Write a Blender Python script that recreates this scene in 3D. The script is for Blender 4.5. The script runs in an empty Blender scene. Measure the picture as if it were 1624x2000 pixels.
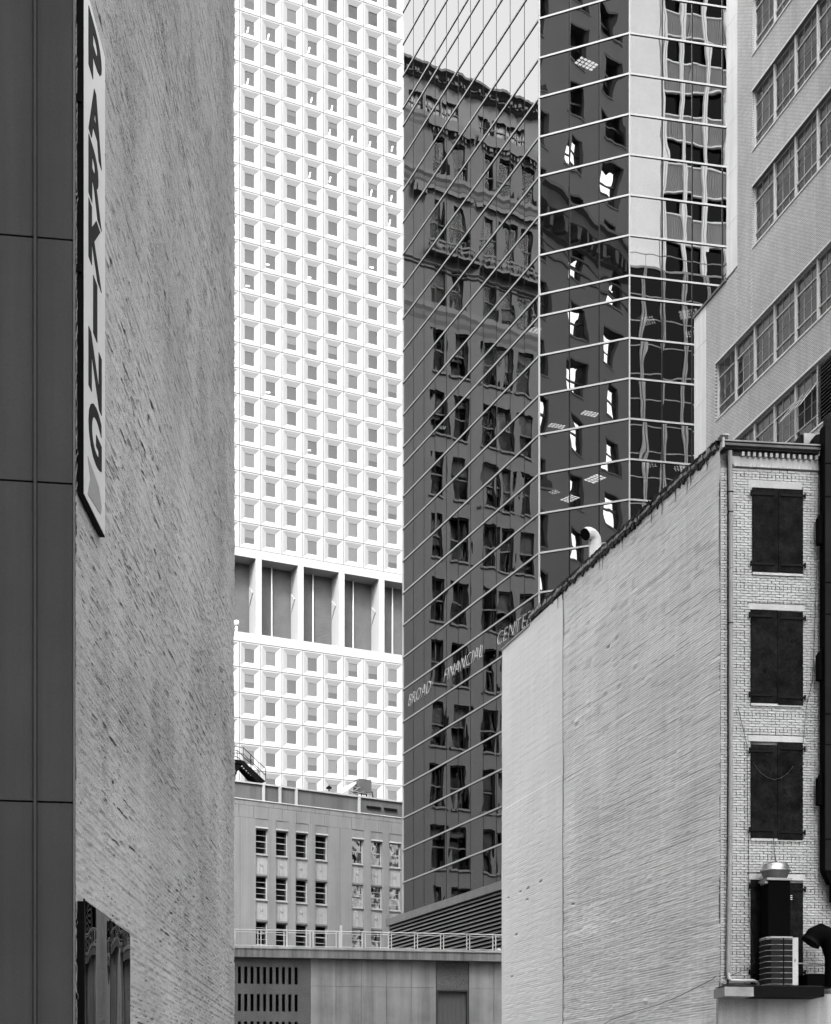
import bpy, math, random
import numpy as np
from mathutils import Matrix, Vector

# ------------------------------------------------------------------ camera, world, sun, exposure
scene = bpy.context.scene
COL = scene.collection
F = 3000.0; CX = 812.0; YH = 2180.0; EYE = 1.7
cam_d = bpy.data.cameras.new('camera'); cam = bpy.data.objects.new('camera', cam_d); COL.objects.link(cam)
cam_d.sensor_fit = 'HORIZONTAL'; cam_d.sensor_width = 36.0
cam_d.lens = 36.0 * F / 1624.0
cam_d.shift_y = (YH - 1000.0) / 1624.0
cam.location = (0, 0, EYE); cam.rotation_euler = (math.radians(90), 0, 0)
cam_d.clip_start = 0.1; cam_d.clip_end = 3000
scene.camera = cam

SUN_EL = math.radians(46)
SUN_H = Vector((-0.22, -0.975, 0)).normalized()          # horizontal direction towards the sun
SUN_V = Vector((SUN_H.x * math.cos(SUN_EL), SUN_H.y * math.cos(SUN_EL), math.sin(SUN_EL)))
w = bpy.data.worlds.new('World'); scene.world = w; w.use_nodes = True
nt = w.node_tree; nt.nodes.clear()
o_ = nt.nodes.new('ShaderNodeOutputWorld'); bg = nt.nodes.new('ShaderNodeBackground')
sky = nt.nodes.new('ShaderNodeTexSky'); sky.sky_type = 'NISHITA'; sky.sun_disc = False
sky.sun_elevation = SUN_EL; sky.sun_rotation = math.atan2(SUN_H.x, SUN_H.y)
sky.air_density = 1.2; sky.dust_density = 6.0; sky.ozone_density = 1.0; sky.altitude = 20
bw = nt.nodes.new('ShaderNodeRGBToBW')                    # the photograph is black and white
nt.links.new(sky.outputs[0], bw.inputs[0]); nt.links.new(bw.outputs[0], bg.inputs['Color'])
bg.inputs['Strength'].default_value = 0.15
nt.links.new(bg.outputs[0], o_.inputs[0])
sun_d = bpy.data.lights.new('sun', 'SUN'); sun_d.energy = 1.3; sun_d.angle = math.radians(12)
sun_d.color = (1, 1, 1)
sun = bpy.data.objects.new('sun', sun_d); COL.objects.link(sun)
sun.rotation_euler = SUN_V.to_track_quat('Z', 'Y').to_euler(); sun.location = (-40, -60, 120)
scene.view_settings.view_transform = 'Standard'; scene.view_settings.look = 'None'
scene.view_settings.exposure = 2.4; scene.view_settings.gamma = 1.0
scene.view_settings.use_curve_mapping = False
scene.render.engine = 'CYCLES'
scene.cycles.max_bounces = 8; scene.cycles.transparent_max_bounces = 12

random.seed(7)
rnd = random.Random(11)

# ------------------------------------------------------------------ node helpers
class NT:
    def __init__(s, name):
        s.m = bpy.data.materials.new(name); s.m.use_nodes = True
        s.t = s.m.node_tree; s.t.nodes.clear()
        s.out = s.t.nodes.new('ShaderNodeOutputMaterial')
    def n(s, typ, props=None, **inp):
        nd = s.t.nodes.new('ShaderNode' + typ)
        for k, v in (props or {}).items(): setattr(nd, k, v)
        for k, v in inp.items():
            key = int(k[1:]) if (k[0] == 'i' and k[1:].isdigit()) else k.replace('_', ' ')
            s.set(nd.inputs[key], v)
        return nd
    def set(s, sock, v):
        if hasattr(v, 'outputs'): v = v.outputs[0]
        if isinstance(v, bpy.types.NodeSocket): s.t.links.new(v, sock)
        else: sock.default_value = v
    def math(s, op, a, b=0.0, c=0.0, clamp=False):
        return s.n('Math', {'operation': op, 'use_clamp': clamp}, i0=a, i1=b, i2=c).outputs[0]
    def obj(s):
        return s.n('TexCoord').outputs['Object']
    def scale(s, vec, sc, rot=(0, 0, 0)):
        return s.n('Mapping', None, Vector=vec, Scale=sc, Rotation=rot).outputs[0]
    def noise(s, vec, scale, detail=4, rough=.55, dist=0.0):
        return s.n('TexNoise', None, Vector=vec, Scale=scale, Detail=detail, Roughness=rough, Distortion=dist).outputs[0]
    def rng(s, v, a, b, c, d):
        return s.n('MapRange', None, Value=v, From_Min=a, From_Max=b, To_Min=c, To_Max=d).outputs[0]

def bsdf_out(N, col, rough, metal=0.0, normal=None, spec=0.4):
    b = N.n('BsdfPrincipled')
    N.set(b.inputs['Base Color'], col); N.set(b.inputs['Roughness'], rough); N.set(b.inputs['Metallic'], metal)
    b.inputs['Specular IOR Level'].default_value = spec
    if normal is not None: N.set(b.inputs['Normal'], normal)
    N.t.links.new(b.outputs[0], N.out.inputs[0]); return b

def mat(name, col, rough=.85, metal=0.0, var=.18, vs=.6, grain=.10, gs=30, streak=0.0, ss=1.2, slots=0.0, slot_p=.62, bump=0.0, bs=20, spec=.35, objvar=0.0, islvar=0.0, spots=0.0, spot_scale=3):
    """general weathered surface: large stains, vertical streaks, fine grain, fine relief"""
    N = NT(name); v = N.obj()
    f = N.math('MULTIPLY', N.rng(N.noise(v, vs, 5, .6), .3, .7, 1 - var, 1 + var), N.rng(N.noise(v, gs, 2), .3, .7, 1 - grain, 1 + grain))
    if streak:
        sn = N.noise(N.scale(v, (ss * 3, ss * 3, ss * .12)), 1.0, 6, .65)
        f = N.math('MULTIPLY', f, N.rng(sn, .35, .68, 1 + streak * .5, 1 - streak))
    if spots:
        sp = N.noise(v, spot_scale, 6, .7)
        f = N.math('MULTIPLY', f, N.rng(sp, .58, .68, 1.0, 1 - spots))
    if slots:      # open mortar joints and chipped paint along the courses, crevice shade as colour
        rg = N.rng(N.noise(v, .35, 3), .35, .65, -.04, .03)
        for sc3, k3, d3 in (((1.3, 1.3, 52), 1.0, 9), ((3.2, 3.2, 70), 1.0, 9), ((12, 12, 95), 1.0, 6), ((26, 26, 60), 1.0, 4)):
            sl = N.math('ADD', N.noise(N.scale(v, sc3), k3, d3, .75), rg)
            f = N.math('MULTIPLY', f, N.rng(sl, slot_p, slot_p + .04, 1.0, 1 - slots))
    if islvar: f = N.math('MULTIPLY', f, N.rng(N.n('NewGeometry').outputs['Random Per Island'], 0, 1, 1 - islvar, 1 + islvar))
    if objvar:
        r = N.n('ObjectInfo').outputs['Random']
        f = N.math('MULTIPLY', f, N.rng(r, 0, 1, 1 - objvar, 1 + objvar))
    c = N.math('MULTIPLY', f, col, clamp=True)
    nr = None
    if bump:
        h = N.noise(v, bs, 5, .6)
        nr = N.n('Bump', None, Strength=.8, Distance=bump, Height=h).outputs[0]
    bsdf_out(N, c, rough, metal, nr, spec)
    return N.m

def brick_mat(name, col, mortar, bw_, bh, msize, depth, var=.15, vs=.5, streak=.1, rough=.75, bumpn=.004):
    N = NT(name); v = N.obj()
    sx = N.n('SeparateXYZ', None, Vector=v)
    xy = N.n('CombineXYZ', None, X=sx.outputs[0], Y=sx.outputs[2], Z=0.0)
    br = N.n('TexBrick', {'offset': .5}, Vector=xy, Color1=(col * 1.08,) * 3 + (1,), Color2=(col * .92,) * 3 + (1,), Mortar=(mortar,) * 3 + (1,),
             Scale=1.0, Mortar_Size=msize, Mortar_Smooth=.15, Bias=0.0, Brick_Width=bw_, Row_Height=bh)
    f = N.rng(N.noise(v, vs, 5, .6), .3, .7, 1 - var, 1 + var)
    sn = N.noise(N.scale(v, (1.6, 1.6, .12)), 1.0, 6, .65)
    f = N.math('MULTIPLY', f, N.rng(sn, .35, .68, 1 + streak * .5, 1 - streak))
    mix = N.n('Mix', {'data_type': 'RGBA', 'blend_type': 'MULTIPLY'})
    mix.inputs[0].default_value = 1.0
    N.set(mix.inputs[6], br.outputs[0]); N.t.links.new(N.n('CombineXYZ', None, X=f, Y=f, Z=f).outputs[0], mix.inputs[7])
    h = N.math('ADD', N.math('MULTIPLY', br.outputs['Fac'], -depth), N.math('MULTIPLY', N.noise(v, 18, 4), bumpn))
    nr = N.n('Bump', None, Strength=1.0, Distance=1.0, Height=h).outputs[0]
    bsdf_out(N, mix.outputs[2], rough, 0, nr, .3)
    return N.m

def mirror_glass(name, refl, trans, wave=.0006, ws=.9, rough=0.0, tint=1.0, fmax=1.0, stretch=(1, 1, .6)):
    """reflective curtain-wall glass, each pane bowed a little differently"""
    N = NT(name); v = N.obj()
    isl = N.n('NewGeometry').outputs['Random Per Island']; r = N.n('ObjectInfo').outputs['Random']
    off = N.math('MULTIPLY', N.math('ADD', isl, r), 91.7)
    vv = N.n('VectorMath', {'operation': 'ADD'}, i0=v).outputs[0]
    add = N.n('CombineXYZ', None, X=off, Y=N.math('MULTIPLY', off, 1.7), Z=N.math('MULTIPLY', off, .37))
    va = N.n('VectorMath', {'operation': 'ADD'}); N.set(va.inputs[0], N.scale(v, stretch)); N.set(va.inputs[1], add)
    h = N.noise(va.outputs[0], ws, 1, .3)
    h = N.math('ADD', h, N.math('MULTIPLY', N.noise(va.outputs[0], ws * 2.6, 1, .3), .16))
    nr = N.n('Bump', None, Strength=1.0, Distance=wave, Height=h).outputs[0]
    g = N.n('BsdfGlossy', None, Color=(tint, tint, tint, 1), Roughness=rough); N.set(g.inputs['Normal'], nr)
    fr = N.n('Fresnel', None, IOR=1.5)
    fac = N.rng(fr, .04, 1.0, refl, fmax)
    t = N.n('BsdfTransparent', None, Color=(trans, trans, trans, 1))
    m = N.n('MixShader'); N.set(m.inputs[0], fac); N.t.links.new(t.outputs[0], m.inputs[1]); N.t.links.new(g.outputs[0], m.inputs[2])
    N.t.links.new(m.outputs[0], N.out.inputs[0])
    return N.m

def emit_mat(name, s):
    N = NT(name); e = N.n('Emission', None, Color=(1, 1, 1, 1), Strength=s); N.t.links.new(e.outputs[0], N.out.inputs[0]); return N.m

# ------------------------------------------------------------------ geometry helpers
class Frame:
    """a facade plane: u runs to the right seen from the street, v into the building, z up"""
    def __init__(s, x0, Y0, xv=None, d=None):
        s.O = Vector(((x0 - CX) / F * Y0, Y0, 0))
        if d is None:
            dx, dy = (xv - CX, F)
            if xv < x0: dx, dy = -dx, -dy
            d = Vector((dx, dy, 0)).normalized()
        s.d = d; s.n = Vector((-d.y, d.x, 0)); s.sgn = 1.0
        s.vo, s.vd, s.vn = s.O, s.d, s.n       # virtual (as seen) frame
        s.M = Matrix(((s.d.x, s.n.x, 0, s.O.x), (s.d.y, s.n.y, 0, s.O.y), (0, 0, 1, 0), (0, 0, 0, 1)))
    def u(s, x, v=0.0):
        t = (x - CX) / F; o = s.vo + s.vn * v
        return s.sgn * (t * o.y - o.x) / (s.vd.x - t * s.vd.y)
    def dist(s, x, v=0.0):
        o = s.vo + s.vn * v; t = (x - CX) / F
        return o.y + (t * o.y - o.x) / (s.vd.x - t * s.vd.y) * s.vd.y
    def z(s, x, y, v=0.0):
        return EYE + (YH - y) / F * s.dist(x, v)
    def mirrored(s, P, n):
        """the real facade whose image in the mirror plane (P, n) is this one"""
        r = Frame.__new__(Frame)
        mp = lambda a: a - n * (2 * (a - P).dot(n))
        md = lambda a: a - n * (2 * a.dot(n))
        r.vo, r.vd, r.vn = s.O, s.d, s.n
        r.O = mp(s.O); r.d = -md(s.d); r.n = md(s.n); r.sgn = -1.0
        r.M = Matrix(((r.d.x, r.n.x, 0, r.O.x), (r.d.y, r.n.y, 0, r.O.y), (0, 0, 1, 0), (0, 0, 0, 1)))
        return r

class MB:
    def __init__(s): s.v = []; s.f = []; s.mi = []; s.k = 0; s.smooth = []
    def poly(s, pts, sm=False):
        b = len(s.v); s.v += [tuple(p) for p in pts]; s.f.append(tuple(range(b, b + len(pts)))); s.mi.append(s.k); s.smooth.append(sm)
    def raw(s, vs, fs, sm=False):
        b = len(s.v); s.v += [tuple(p) for p in vs]
        for f in fs: s.f.append(tuple(b + i for i in f)); s.mi.append(s.k); s.smooth.append(sm)
    def box(s, x0, x1, y0, y1, z0, z1, skip=''):
        if x0 > x1: x0, x1 = x1, x0
        if y0 > y1: y0, y1 = y1, y0
        if z0 > z1: z0, z1 = z1, z0
        vs = [(x0, y0, z0), (x1, y0, z0), (x1, y1, z0), (x0, y1, z0), (x0, y0, z1), (x1, y0, z1), (x1, y1, z1), (x0, y1, z1)]
        s.raw(vs, [(3, 2, 1, 0), (4, 5, 6, 7), (0, 1, 5, 4), (1, 2, 6, 5), (2, 3, 7, 6), (3, 0, 4, 7)]); return s
    def prism(s, pts, z0, z1):
        n = len(pts)
        vs = [(p[0], p[1], z0) for p in pts] + [(p[0], p[1], z1) for p in pts]
        a = sum(pts[i][0] * pts[(i + 1) % n][1] - pts[(i + 1) % n][0] * pts[i][1] for i in range(n))
        idx = list(range(n)) if a > 0 else list(range(n))[::-1]
        fs = [tuple(idx[::-1]), tuple(i + n for i in idx)]
        for k in range(n):
            i, j = idx[k], idx[(k + 1) % n]; fs.append((i, j, j + n, i + n))
        s.raw(vs, fs); return s
    def extr_xz(s, pts, y0, y1):
        """outline in the facade plane (x,z), extruded y0..y1"""
        n = len(pts); a = sum(pts[i][0] * pts[(i + 1) % n][1] - pts[(i + 1) % n][0] * pts[i][1] for i in range(n))
        if a < 0: pts = pts[::-1]
        vs = [(p[0], y0, p[1]) for p in pts] + [(p[0], y1, p[1]) for p in pts]
        fs = [tuple(range(n)), tuple(range(n, 2 * n))[::-1]]
        for i in range(n): j = (i + 1) % n; fs.append((j, i, i + n, j + n))
        s.raw(vs, fs); return s
    def extr_yz(s, pts, x0, x1):
        n = len(pts); a = sum(pts[i][0] * pts[(i + 1) % n][1] - pts[(i + 1) % n][0] * pts[i][1] for i in range(n))
        if a < 0: pts = pts[::-1]
        if x0 > x1: x0, x1 = x1, x0
        vs = [(x0, p[0], p[1]) for p in pts] + [(x1, p[0], p[1]) for p in pts]
        fs = [tuple(range(n))[::-1], tuple(range(n, 2 * n))]
        for i in range(n): j = (i + 1) % n; fs.append((i, j, j + n, i + n))
        s.raw(vs, fs); return s
    def tube(s, pts, r, seg=8, cap=True, sm=True):
        pts = [Vector(p) for p in pts]; rings = []
        up = None
        for i, p in enumerate(pts):
            t = (pts[min(i + 1, len(pts) - 1)] - pts[max(i - 1, 0)]).normalized()
            if up is None: up = Vector((0, 0, 1)) if abs(t.z) < .9 else Vector((0, 1, 0))
            a = t.cross(up).normalized(); b = a.cross(t).normalized(); up = b
            rr = r[i] if isinstance(r, (list, tuple)) else r
            rings.append([p + (a * math.cos(2 * math.pi * k / seg) + b * math.sin(2 * math.pi * k / seg)) * rr for k in range(seg)])
        vs = [q for ring in rings for q in ring]; fs = []
        for i in range(len(rings) - 1):
            for k in range(seg):
                k2 = (k + 1) % seg
                fs.append((i * seg + k, i * seg + k2, (i + 1) * seg + k2, (i + 1) * seg + k))
        s.raw(vs, fs, sm)
        if cap:
            s.raw(rings[0], [tuple(range(seg))[::-1]]); s.raw(rings[-1], [tuple(range(seg))])
        return s
    def lathe(s, prof, cx, cy, seg=24, sm=True):
        vs = []; fs = []
        for (r, z) in prof:
            for k in range(seg): a = 2 * math.pi * k / seg; vs.append((cx + r * math.cos(a), cy + r * math.sin(a), z))
        for i in range(len(prof) - 1):
            for k in range(seg): k2 = (k + 1) % seg; fs.append((i * seg + k, i * seg + k2, (i + 1) * seg + k2, (i + 1) * seg + k))
        s.raw(vs, fs, sm); return s
    def mesh(s, name, mats):
        me = bpy.data.meshes.new(name); me.from_pydata(s.v, [], s.f)
        for m in (mats if isinstance(mats, (list, tuple)) else [mats]): me.materials.append(m)
        if any(s.mi): me.polygons.foreach_set('material_index', s.mi)
        me.polygons.foreach_set('use_smooth', s.smooth)
        me.update(); return me
    def build(s, name, mats, parent=None, fr=None, **kw):
        return link(name, s.mesh(name, mats), parent, fr, **kw)

ROOTM = {}
def link(name, me, parent=None, fr=None, loc=None, **kw):
    o = bpy.data.objects.new(name, me); COL.objects.link(o)
    M = (fr.M if isinstance(fr, Frame) else fr) if fr is not None else (ROOTM[parent.name] if parent is not None and parent.name in ROOTM else Matrix())
    if loc is not None: M = M @ Matrix.Translation(loc)
    if parent is not None:
        o.parent = parent; PM = ROOTM.get(parent.name)
        o.matrix_basis = PM.inverted() @ M if PM is not None else M
    else: o.matrix_basis = M
    ROOTM[o.name] = M
    for k, v in kw.items(): o[k] = v
    return o
def thing(name, label, cat, fr, loc=(0, 0, 0), group=None):
    o = bpy.data.objects.new(name, None); COL.objects.link(o)
    M = (fr.M if isinstance(fr, Frame) else fr) @ Matrix.Translation(loc)
    o.matrix_basis = M; ROOTM[o.name] = M; o['label'] = label; o['category'] = cat
    if group: o['group'] = group
    return o
def tag(o, label, cat, group=None):
    o['label'] = label; o['category'] = cat
    if group: o['group'] = group
    return o

LAT = {}
def vnoise(U, Z, su, sz, seed):
    """smooth lattice noise in 0..1"""
    a = U / su + 100; b = Z / sz + 100
    ia = np.floor(a).astype(int); ib = np.floor(b).astype(int); fa = a - ia; fb = b - ib
    fa = fa * fa * (3 - 2 * fa); fb = fb * fb * (3 - 2 * fb)
    if seed not in LAT: LAT[seed] = np.random.RandomState(seed).rand(1024, 1024)
    T = LAT[seed]
    g = lambda i, j: T[i % 1024, j % 1024]
    return (g(ia, ib) * (1 - fa) + g(ia + 1, ib) * fa) * (1 - fb) + (g(ia, ib + 1) * (1 - fa) + g(ia + 1, ib + 1) * fa) * fb
def grid_mesh(name, us, zs, disp, m, smooth=False):
    """displaced wall sheet: disp(U,Z) -> v offset (negative = towards the street)"""
    U, Z = np.meshgrid(us, zs); V = disp(U, Z)
    co = np.stack([U, V, Z], -1).reshape(-1, 3).astype(np.float32)
    nu, nz = len(us), len(zs)
    i = np.arange(nu - 1)[None, :] + np.arange(nz - 1)[:, None] * nu
    q = np.stack([i, i + 1, i + nu + 1, i + nu], -1).reshape(-1, 4)
    me = bpy.data.meshes.new(name)
    me.vertices.add(len(co)); me.vertices.foreach_set('co', co.ravel())
    me.loops.add(q.size); me.loops.foreach_set('vertex_index', q.ravel().astype(np.int32))
    me.polygons.add(len(q)); me.polygons.foreach_set('loop_start', (np.arange(len(q)) * 4).astype(np.int32))
    me.polygons.foreach_set('loop_total', np.full(len(q), 4, np.int32))
    me.materials.append(m); me.update(calc_edges=True); me.validate()
    if smooth: me.polygons.foreach_set('use_smooth', np.ones(len(q), bool))
    return me

def text_mesh(ch, m, depth=.03, offset=0.0, shear=0.0, sx=1.0, sz=1.0, name='letter'):
    cu = bpy.data.curves.new('t', 'FONT'); cu.body = ch; cu.size = 1.0; cu.extrude = depth / 2; cu.offset = offset
    cu.resolution_u = 4
    ob = bpy.data.objects.new('t', cu); COL.objects.link(ob)
    dg = bpy.context.evaluated_depsgraph_get(); me = bpy.data.meshes.new_from_object(ob.evaluated_get(dg))
    bpy.data.objects.remove(ob); bpy.data.curves.remove(cu)
    n = len(me.vertices); co = np.empty(n * 3, np.float32); me.vertices.foreach_get('co', co); co = co.reshape(-1, 3)
    x0, x1 = co[:, 0].min(), co[:, 0].max(); y0, y1 = co[:, 1].min(), co[:, 1].max()
    X = (co[:, 0] - x0); Y = co[:, 1].copy(); D = co[:, 2]
    out = np.stack([X, -D, Y], -1)
    me.vertices.foreach_set('co', out.astype(np.float32).ravel())
    me.materials.clear(); me.materials.append(m); me.name = name
    me.update()
    return me, float(x1 - x0), float(y0), float(y1)
def warp(me, fx):
    n = len(me.vertices); co = np.empty(n * 3, np.float32); me.vertices.foreach_get('co', co); co = co.reshape(-1, 3)
    co = fx(co); me.vertices.foreach_set('co', co.astype(np.float32).ravel()); me.update()

# ------------------------------------------------------------------ materials
M_ASPH = mat('asphalt', .05, .9, var=.25, vs=.3, bump=.01, bs=60)
M_PAVE = mat('pavement_concrete', .28, .9, var=.15, vs=.5, bump=.003)
M_LINE = mat('road_paint', .7, .7, var=.2)
M_LCONC = mat('precast_concrete_dark', .048, .85, var=.18, slots=.4, slot_p=.64, vs=.35, streak=.25, ss=.5, grain=.06, bump=.004, bs=25)
M_LWALL = mat('painted_rough_brick', .35, .9, var=.22, vs=.22, grain=.22, gs=45, streak=.06, slots=.85, slot_p=.585, bump=.008, bs=28)
M_BLACK = mat('black_metal', .003, .6, var=.3, spec=.06)
M_SIGNW = mat('sign_face', .50, .35, var=.05, spec=.5, grain=.02)
M_SIGND = mat('sign_letters', .004, .6, var=.1, spec=.05)
M_SIGNG = mat('sign_grey', .2, .35, var=.1, spec=.5)
M_MIRP = mirror_glass('dark_glossy_panel', .10, .0, wave=.16, ws=.7, fmax=.5, stretch=(1, 1, .35))
M_WAF = mat('white_precast', .225, .8, var=.04, vs=.15, grain=.05, gs=8, objvar=.02)
M_WAFB = mat('white_precast_joint', .09, .9, var=.1)
M_WGL = mirror_glass('tower_window_glass', .10, .8, wave=.0004, ws=.5)
M_WIN1 = mat('room_dark', .034, .8, var=.3, objvar=.3)
M_WIN2 = mat('window_blind', .12, .8, var=.08, objvar=.15)
M_WIN3 = mat('window_blind_pale', .25, .8, var=.08, objvar=.1)
M_LOUV = mat('grey_louvre', .07, .6, var=.15)
M_WHITEM = mat('white_metal', .5, .5, var=.05)
M_BEI = mat('limestone', .155, .85, var=.10, vs=.25, streak=.18, ss=.5, grain=.08, gs=14)
M_BEIL = mat('limestone_spandrel', .25, .8, var=.08, vs=.6, streak=.15, grain=.08, gs=14)
M_PARA = mat('parapet_render', .085, .85, var=.12, vs=.4, streak=.3, ss=.4)
M_LTRIM = mat('pale_metal_trim', .30, .5, var=.1)
M_BGLS = mirror_glass('sash_glass', .13, .5, wave=.25, ws=1.6, fmax=.35)
M_ROOM = mat('dark_interior', .015, .9)
M_GRAN = mat('exposed_aggregate', .115, .85, var=.22, vs=.6, grain=.45, gs=28, bump=.004, bs=60)
M_CPAN = mat('concrete_panel', .27, .8, var=.22, vs=.7, streak=.32, ss=.7, grain=.08)
M_CAP = mat('ledge_concrete', .20, .85, var=.15, vs=.6, streak=.5, ss=1.2, grain=.1)
M_RAIL = mat('galvanised_rail', .5, .5, var=.15, metal=.0)
M_CURT = mat('fluted_panel', .16, .6, var=.1)
M_SLAT = mat('louvre_metal', .11, .55, var=.12, vs=.8, streak=.2)
M_GLS = mirror_glass('curtain_wall_glass', .54, .30, wave=.016, ws=.42, tint=1.0)
M_GLM = mirror_glass('curtain_wall_glass_mid', .52, .32, wave=.020, ws=.42, tint=1.0)
M_GLR = mirror_glass('curtain_wall_glass_right', .84, .30, wave=.012, ws=.42, tint=1.0)
M_ALU = mat('aluminium_transom', .21, .45, var=.06, vs=.2, metal=.0)
M_MULD = mat('dark_gasket_and_shade', .006, .6, spec=.05)
M_SIGNL = mat('steel_letters', .24, .4, var=.05)
M_LAMP = emit_mat('fluorescent_light', 2.2)
M_WBR = brick_mat('white_glazed_brick', .40, .13, .20, .068, .010, .006, var=.12, vs=.25, streak=.14, rough=.6)
M_WBC = mat('white_stucco', .54, .85, var=.10, vs=.3, streak=.15, grain=.06)
M_WBF = mat('window_steel_pale', .42, .5, var=.1)
M_WBFT = mat('window_bar', .24, .5, var=.1)
M_WBG = mirror_glass('factory_glass', .06, .62, wave=.004, ws=1.0, fmax=.2)
M_WBI = mat('dusty_interior', .09, .9, var=.5, vs=.45, grain=.1, spots=.5, spot_scale=.9)
M_BRK = mat('painted_brick', .40, .8, var=.12, vs=.5, grain=.12, gs=40, objvar=.10, islvar=.10, bump=.006, bs=30, streak=.10)
M_MORT = mat('painted_mortar', .15, .95, var=.85, vs=1.6, bump=.008, bs=40)
M_RWALL = mat('painted_side_wall', .78, .85, var=.10, vs=.4, grain=.14, gs=35, streak=.08, slots=.35, slot_p=.66, bump=.006, bs=30)
M_RWALL2 = mat('painted_side_wall_newer', .80, .85, var=.05, vs=.4, grain=.05, gs=45, streak=.04, bump=.003, bs=30)
M_SHUT = mat('rusty_iron_shutter', .0075, .75, spec=.04, var=.75, vs=2.5, grain=.4, gs=14, spots=.7, bump=.004)
M_SHUTB = mat('iron_strap', .002, .6, spec=.1)
M_TAR = mat('roofing_tar', .012, .6, var=.6, vs=3, bump=.02, bs=12)
M_FLASH = mat('flashing_metal', .32, .5, var=.4, vs=3, bump=.01, bs=8)
M_GUT = mat('gutter_metal', .11, .35, var=.3, vs=1.5, metal=.5)
M_PIPE = mat('painted_pipe', .24, .6, var=.15, vs=1.5, streak=.2)
M_LEDL = mat('ledge_sheet_metal', .20, .4, var=.35, vs=1.2, metal=.3)
M_STUC = mat('lower_stucco', .33, .9, var=.12, vs=.8, grain=.12, streak=.2, bump=.01, bs=14)
M_ACG = mat('ac_grille', .006, .6, spec=.1)
M_ACL = mat('ac_casing', .38, .5, var=.12)
M_FAN = mat('spun_aluminium', .34, .32, metal=.85, var=.12)
M_FANB = mat('spun_aluminium_base', .18, .45, metal=.6, var=.12)
M_DUCT = mat('black_duct', .002, .8, spec=.03, var=.3)
M_DUCTG = mat('dark_duct_front', .008, .7, spec=.08, var=.3)
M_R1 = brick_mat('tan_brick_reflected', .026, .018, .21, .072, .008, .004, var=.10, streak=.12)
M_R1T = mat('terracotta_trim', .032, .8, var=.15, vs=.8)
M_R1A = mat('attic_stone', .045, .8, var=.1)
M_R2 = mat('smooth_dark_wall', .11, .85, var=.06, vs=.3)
M_R2T = mat('dark_cornice', .05, .7, var=.3, vs=1.5)
M_DFR = mat('dark_window_frame', .02, .5)
M_R3W = mat('bright_concrete_pier', .85, .7, var=.04)
M_R3S = mat('fluted_spandrel', .30, .7, var=.1)
M_R3G = mirror_glass('black_glass', .012, .0, wave=.0005, fmax=.05)
M_R3M = mat('white_mullion', .85, .5, var=.03)
M_RGL = mirror_glass('old_window_glass', .0, .8, wave=.001, ws=1.2, fmax=.012)
M_RGL2 = mirror_glass('wavy_bright_glass', .5, .2, wave=.03, ws=1.4)
M_BLK = mat('shade_and_tower_wall', .22, .85, var=.1)
M_TILE = mat('roof_membrane', .10, .9)

# ------------------------------------------------------------------ ground, street
g = MB(); g.poly([(-1500, -1500, 0), (1500, -1500, 0), (1500, 1500, 0), (-1500, 1500, 0)])
g.build('ground', M_ASPH, kind='structure')
g = MB(); g.poly([(-2.6, -120, .004), (6.2, -120, .004), (4.0, 68, .004), (-3.0, 68, .004)]); g.build('street', M_ASPH, kind='structure')
g = MB()
for k in range(24):
    y = -40 + k * 4.5; g.poly([(1.2, y, .008), (1.32, y, .008), (1.32, y + 2.4, .008), (1.2, y + 2.4, .008)])
g.build('street_marking', M_LINE, kind='structure')
for nm, pts in (('pavement', [(-2.6, -120), (-2.6, 17), (-3.2, 60), (-14, 60), (-14, -120)]), ('pavement', [(6.2, -120), (14, -120), (14, 39), (7.9, 39), (5.0, 50), (4.6, 66), (4.0, 66)])):
    MB().prism(pts, -.05, .13).build(nm, M_PAVE, kind='structure')

# ------------------------------------------------------------------ A. left building
FL = Frame(148, 18, 21000); SL = Frame(148, 18, 765)
t = thing('concrete_building', 'dark precast concrete building on the left with a rough painted brick side wall', 'building', SL)
T = t
uend = SL.u(458); H_L = 36.0
c0 = FL.M.inverted() @ SL.M @ Vector((uend, 0, 0))
# body in the front frame: footprint set 6 cm behind both faces
pA = Vector((-.02, .07)); pB = Vector((c0.x - .06, c0.y)); 
MB().prism([(-.07, .07), (c0.x - .09, c0.y), (-16, c0.y), (-16, .07)], 0, H_L).build('body', M_LCONC, t, FL)
x_left = -420
joints = [-60, 463, 941, 1566, 2010]
zj = sorted([FL.z(70, y) for y in joints] + [.0, FL.z(70, -60) + 3.2, FL.z(70, -60) + 6.6, FL.z(70, -60) + 10])
cols = [(-330, -200), (-196, -64), (-60, 64.5), (73, 142)]
zj = [z for z in zj if z >= 0]
for (xa, xb) in cols:
    for a, b in zip(zj[:-1], zj[1:]):
        MB().box(FL.u(xa), FL.u(xb), 0, .08, a + .012, b - .012).build('panel', M_LCONC, t, FL)
for xa, xb in ((65.5, 72), (-63.5, -60.5), (-199.5, -196.5)):
    MB().box(FL.u(xa) + .003, FL.u(xb) - .003, -.035, .07, 0, zj[-1]).build('rib', M_LCONC, t, FL)
MB().box(FL.u(143), FL.u(147.6), -.012, .08, 0, H_L - .1).build('corner_strip', mat('corner_strip_concrete', .12, .8, var=.1), t, FL)

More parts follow.
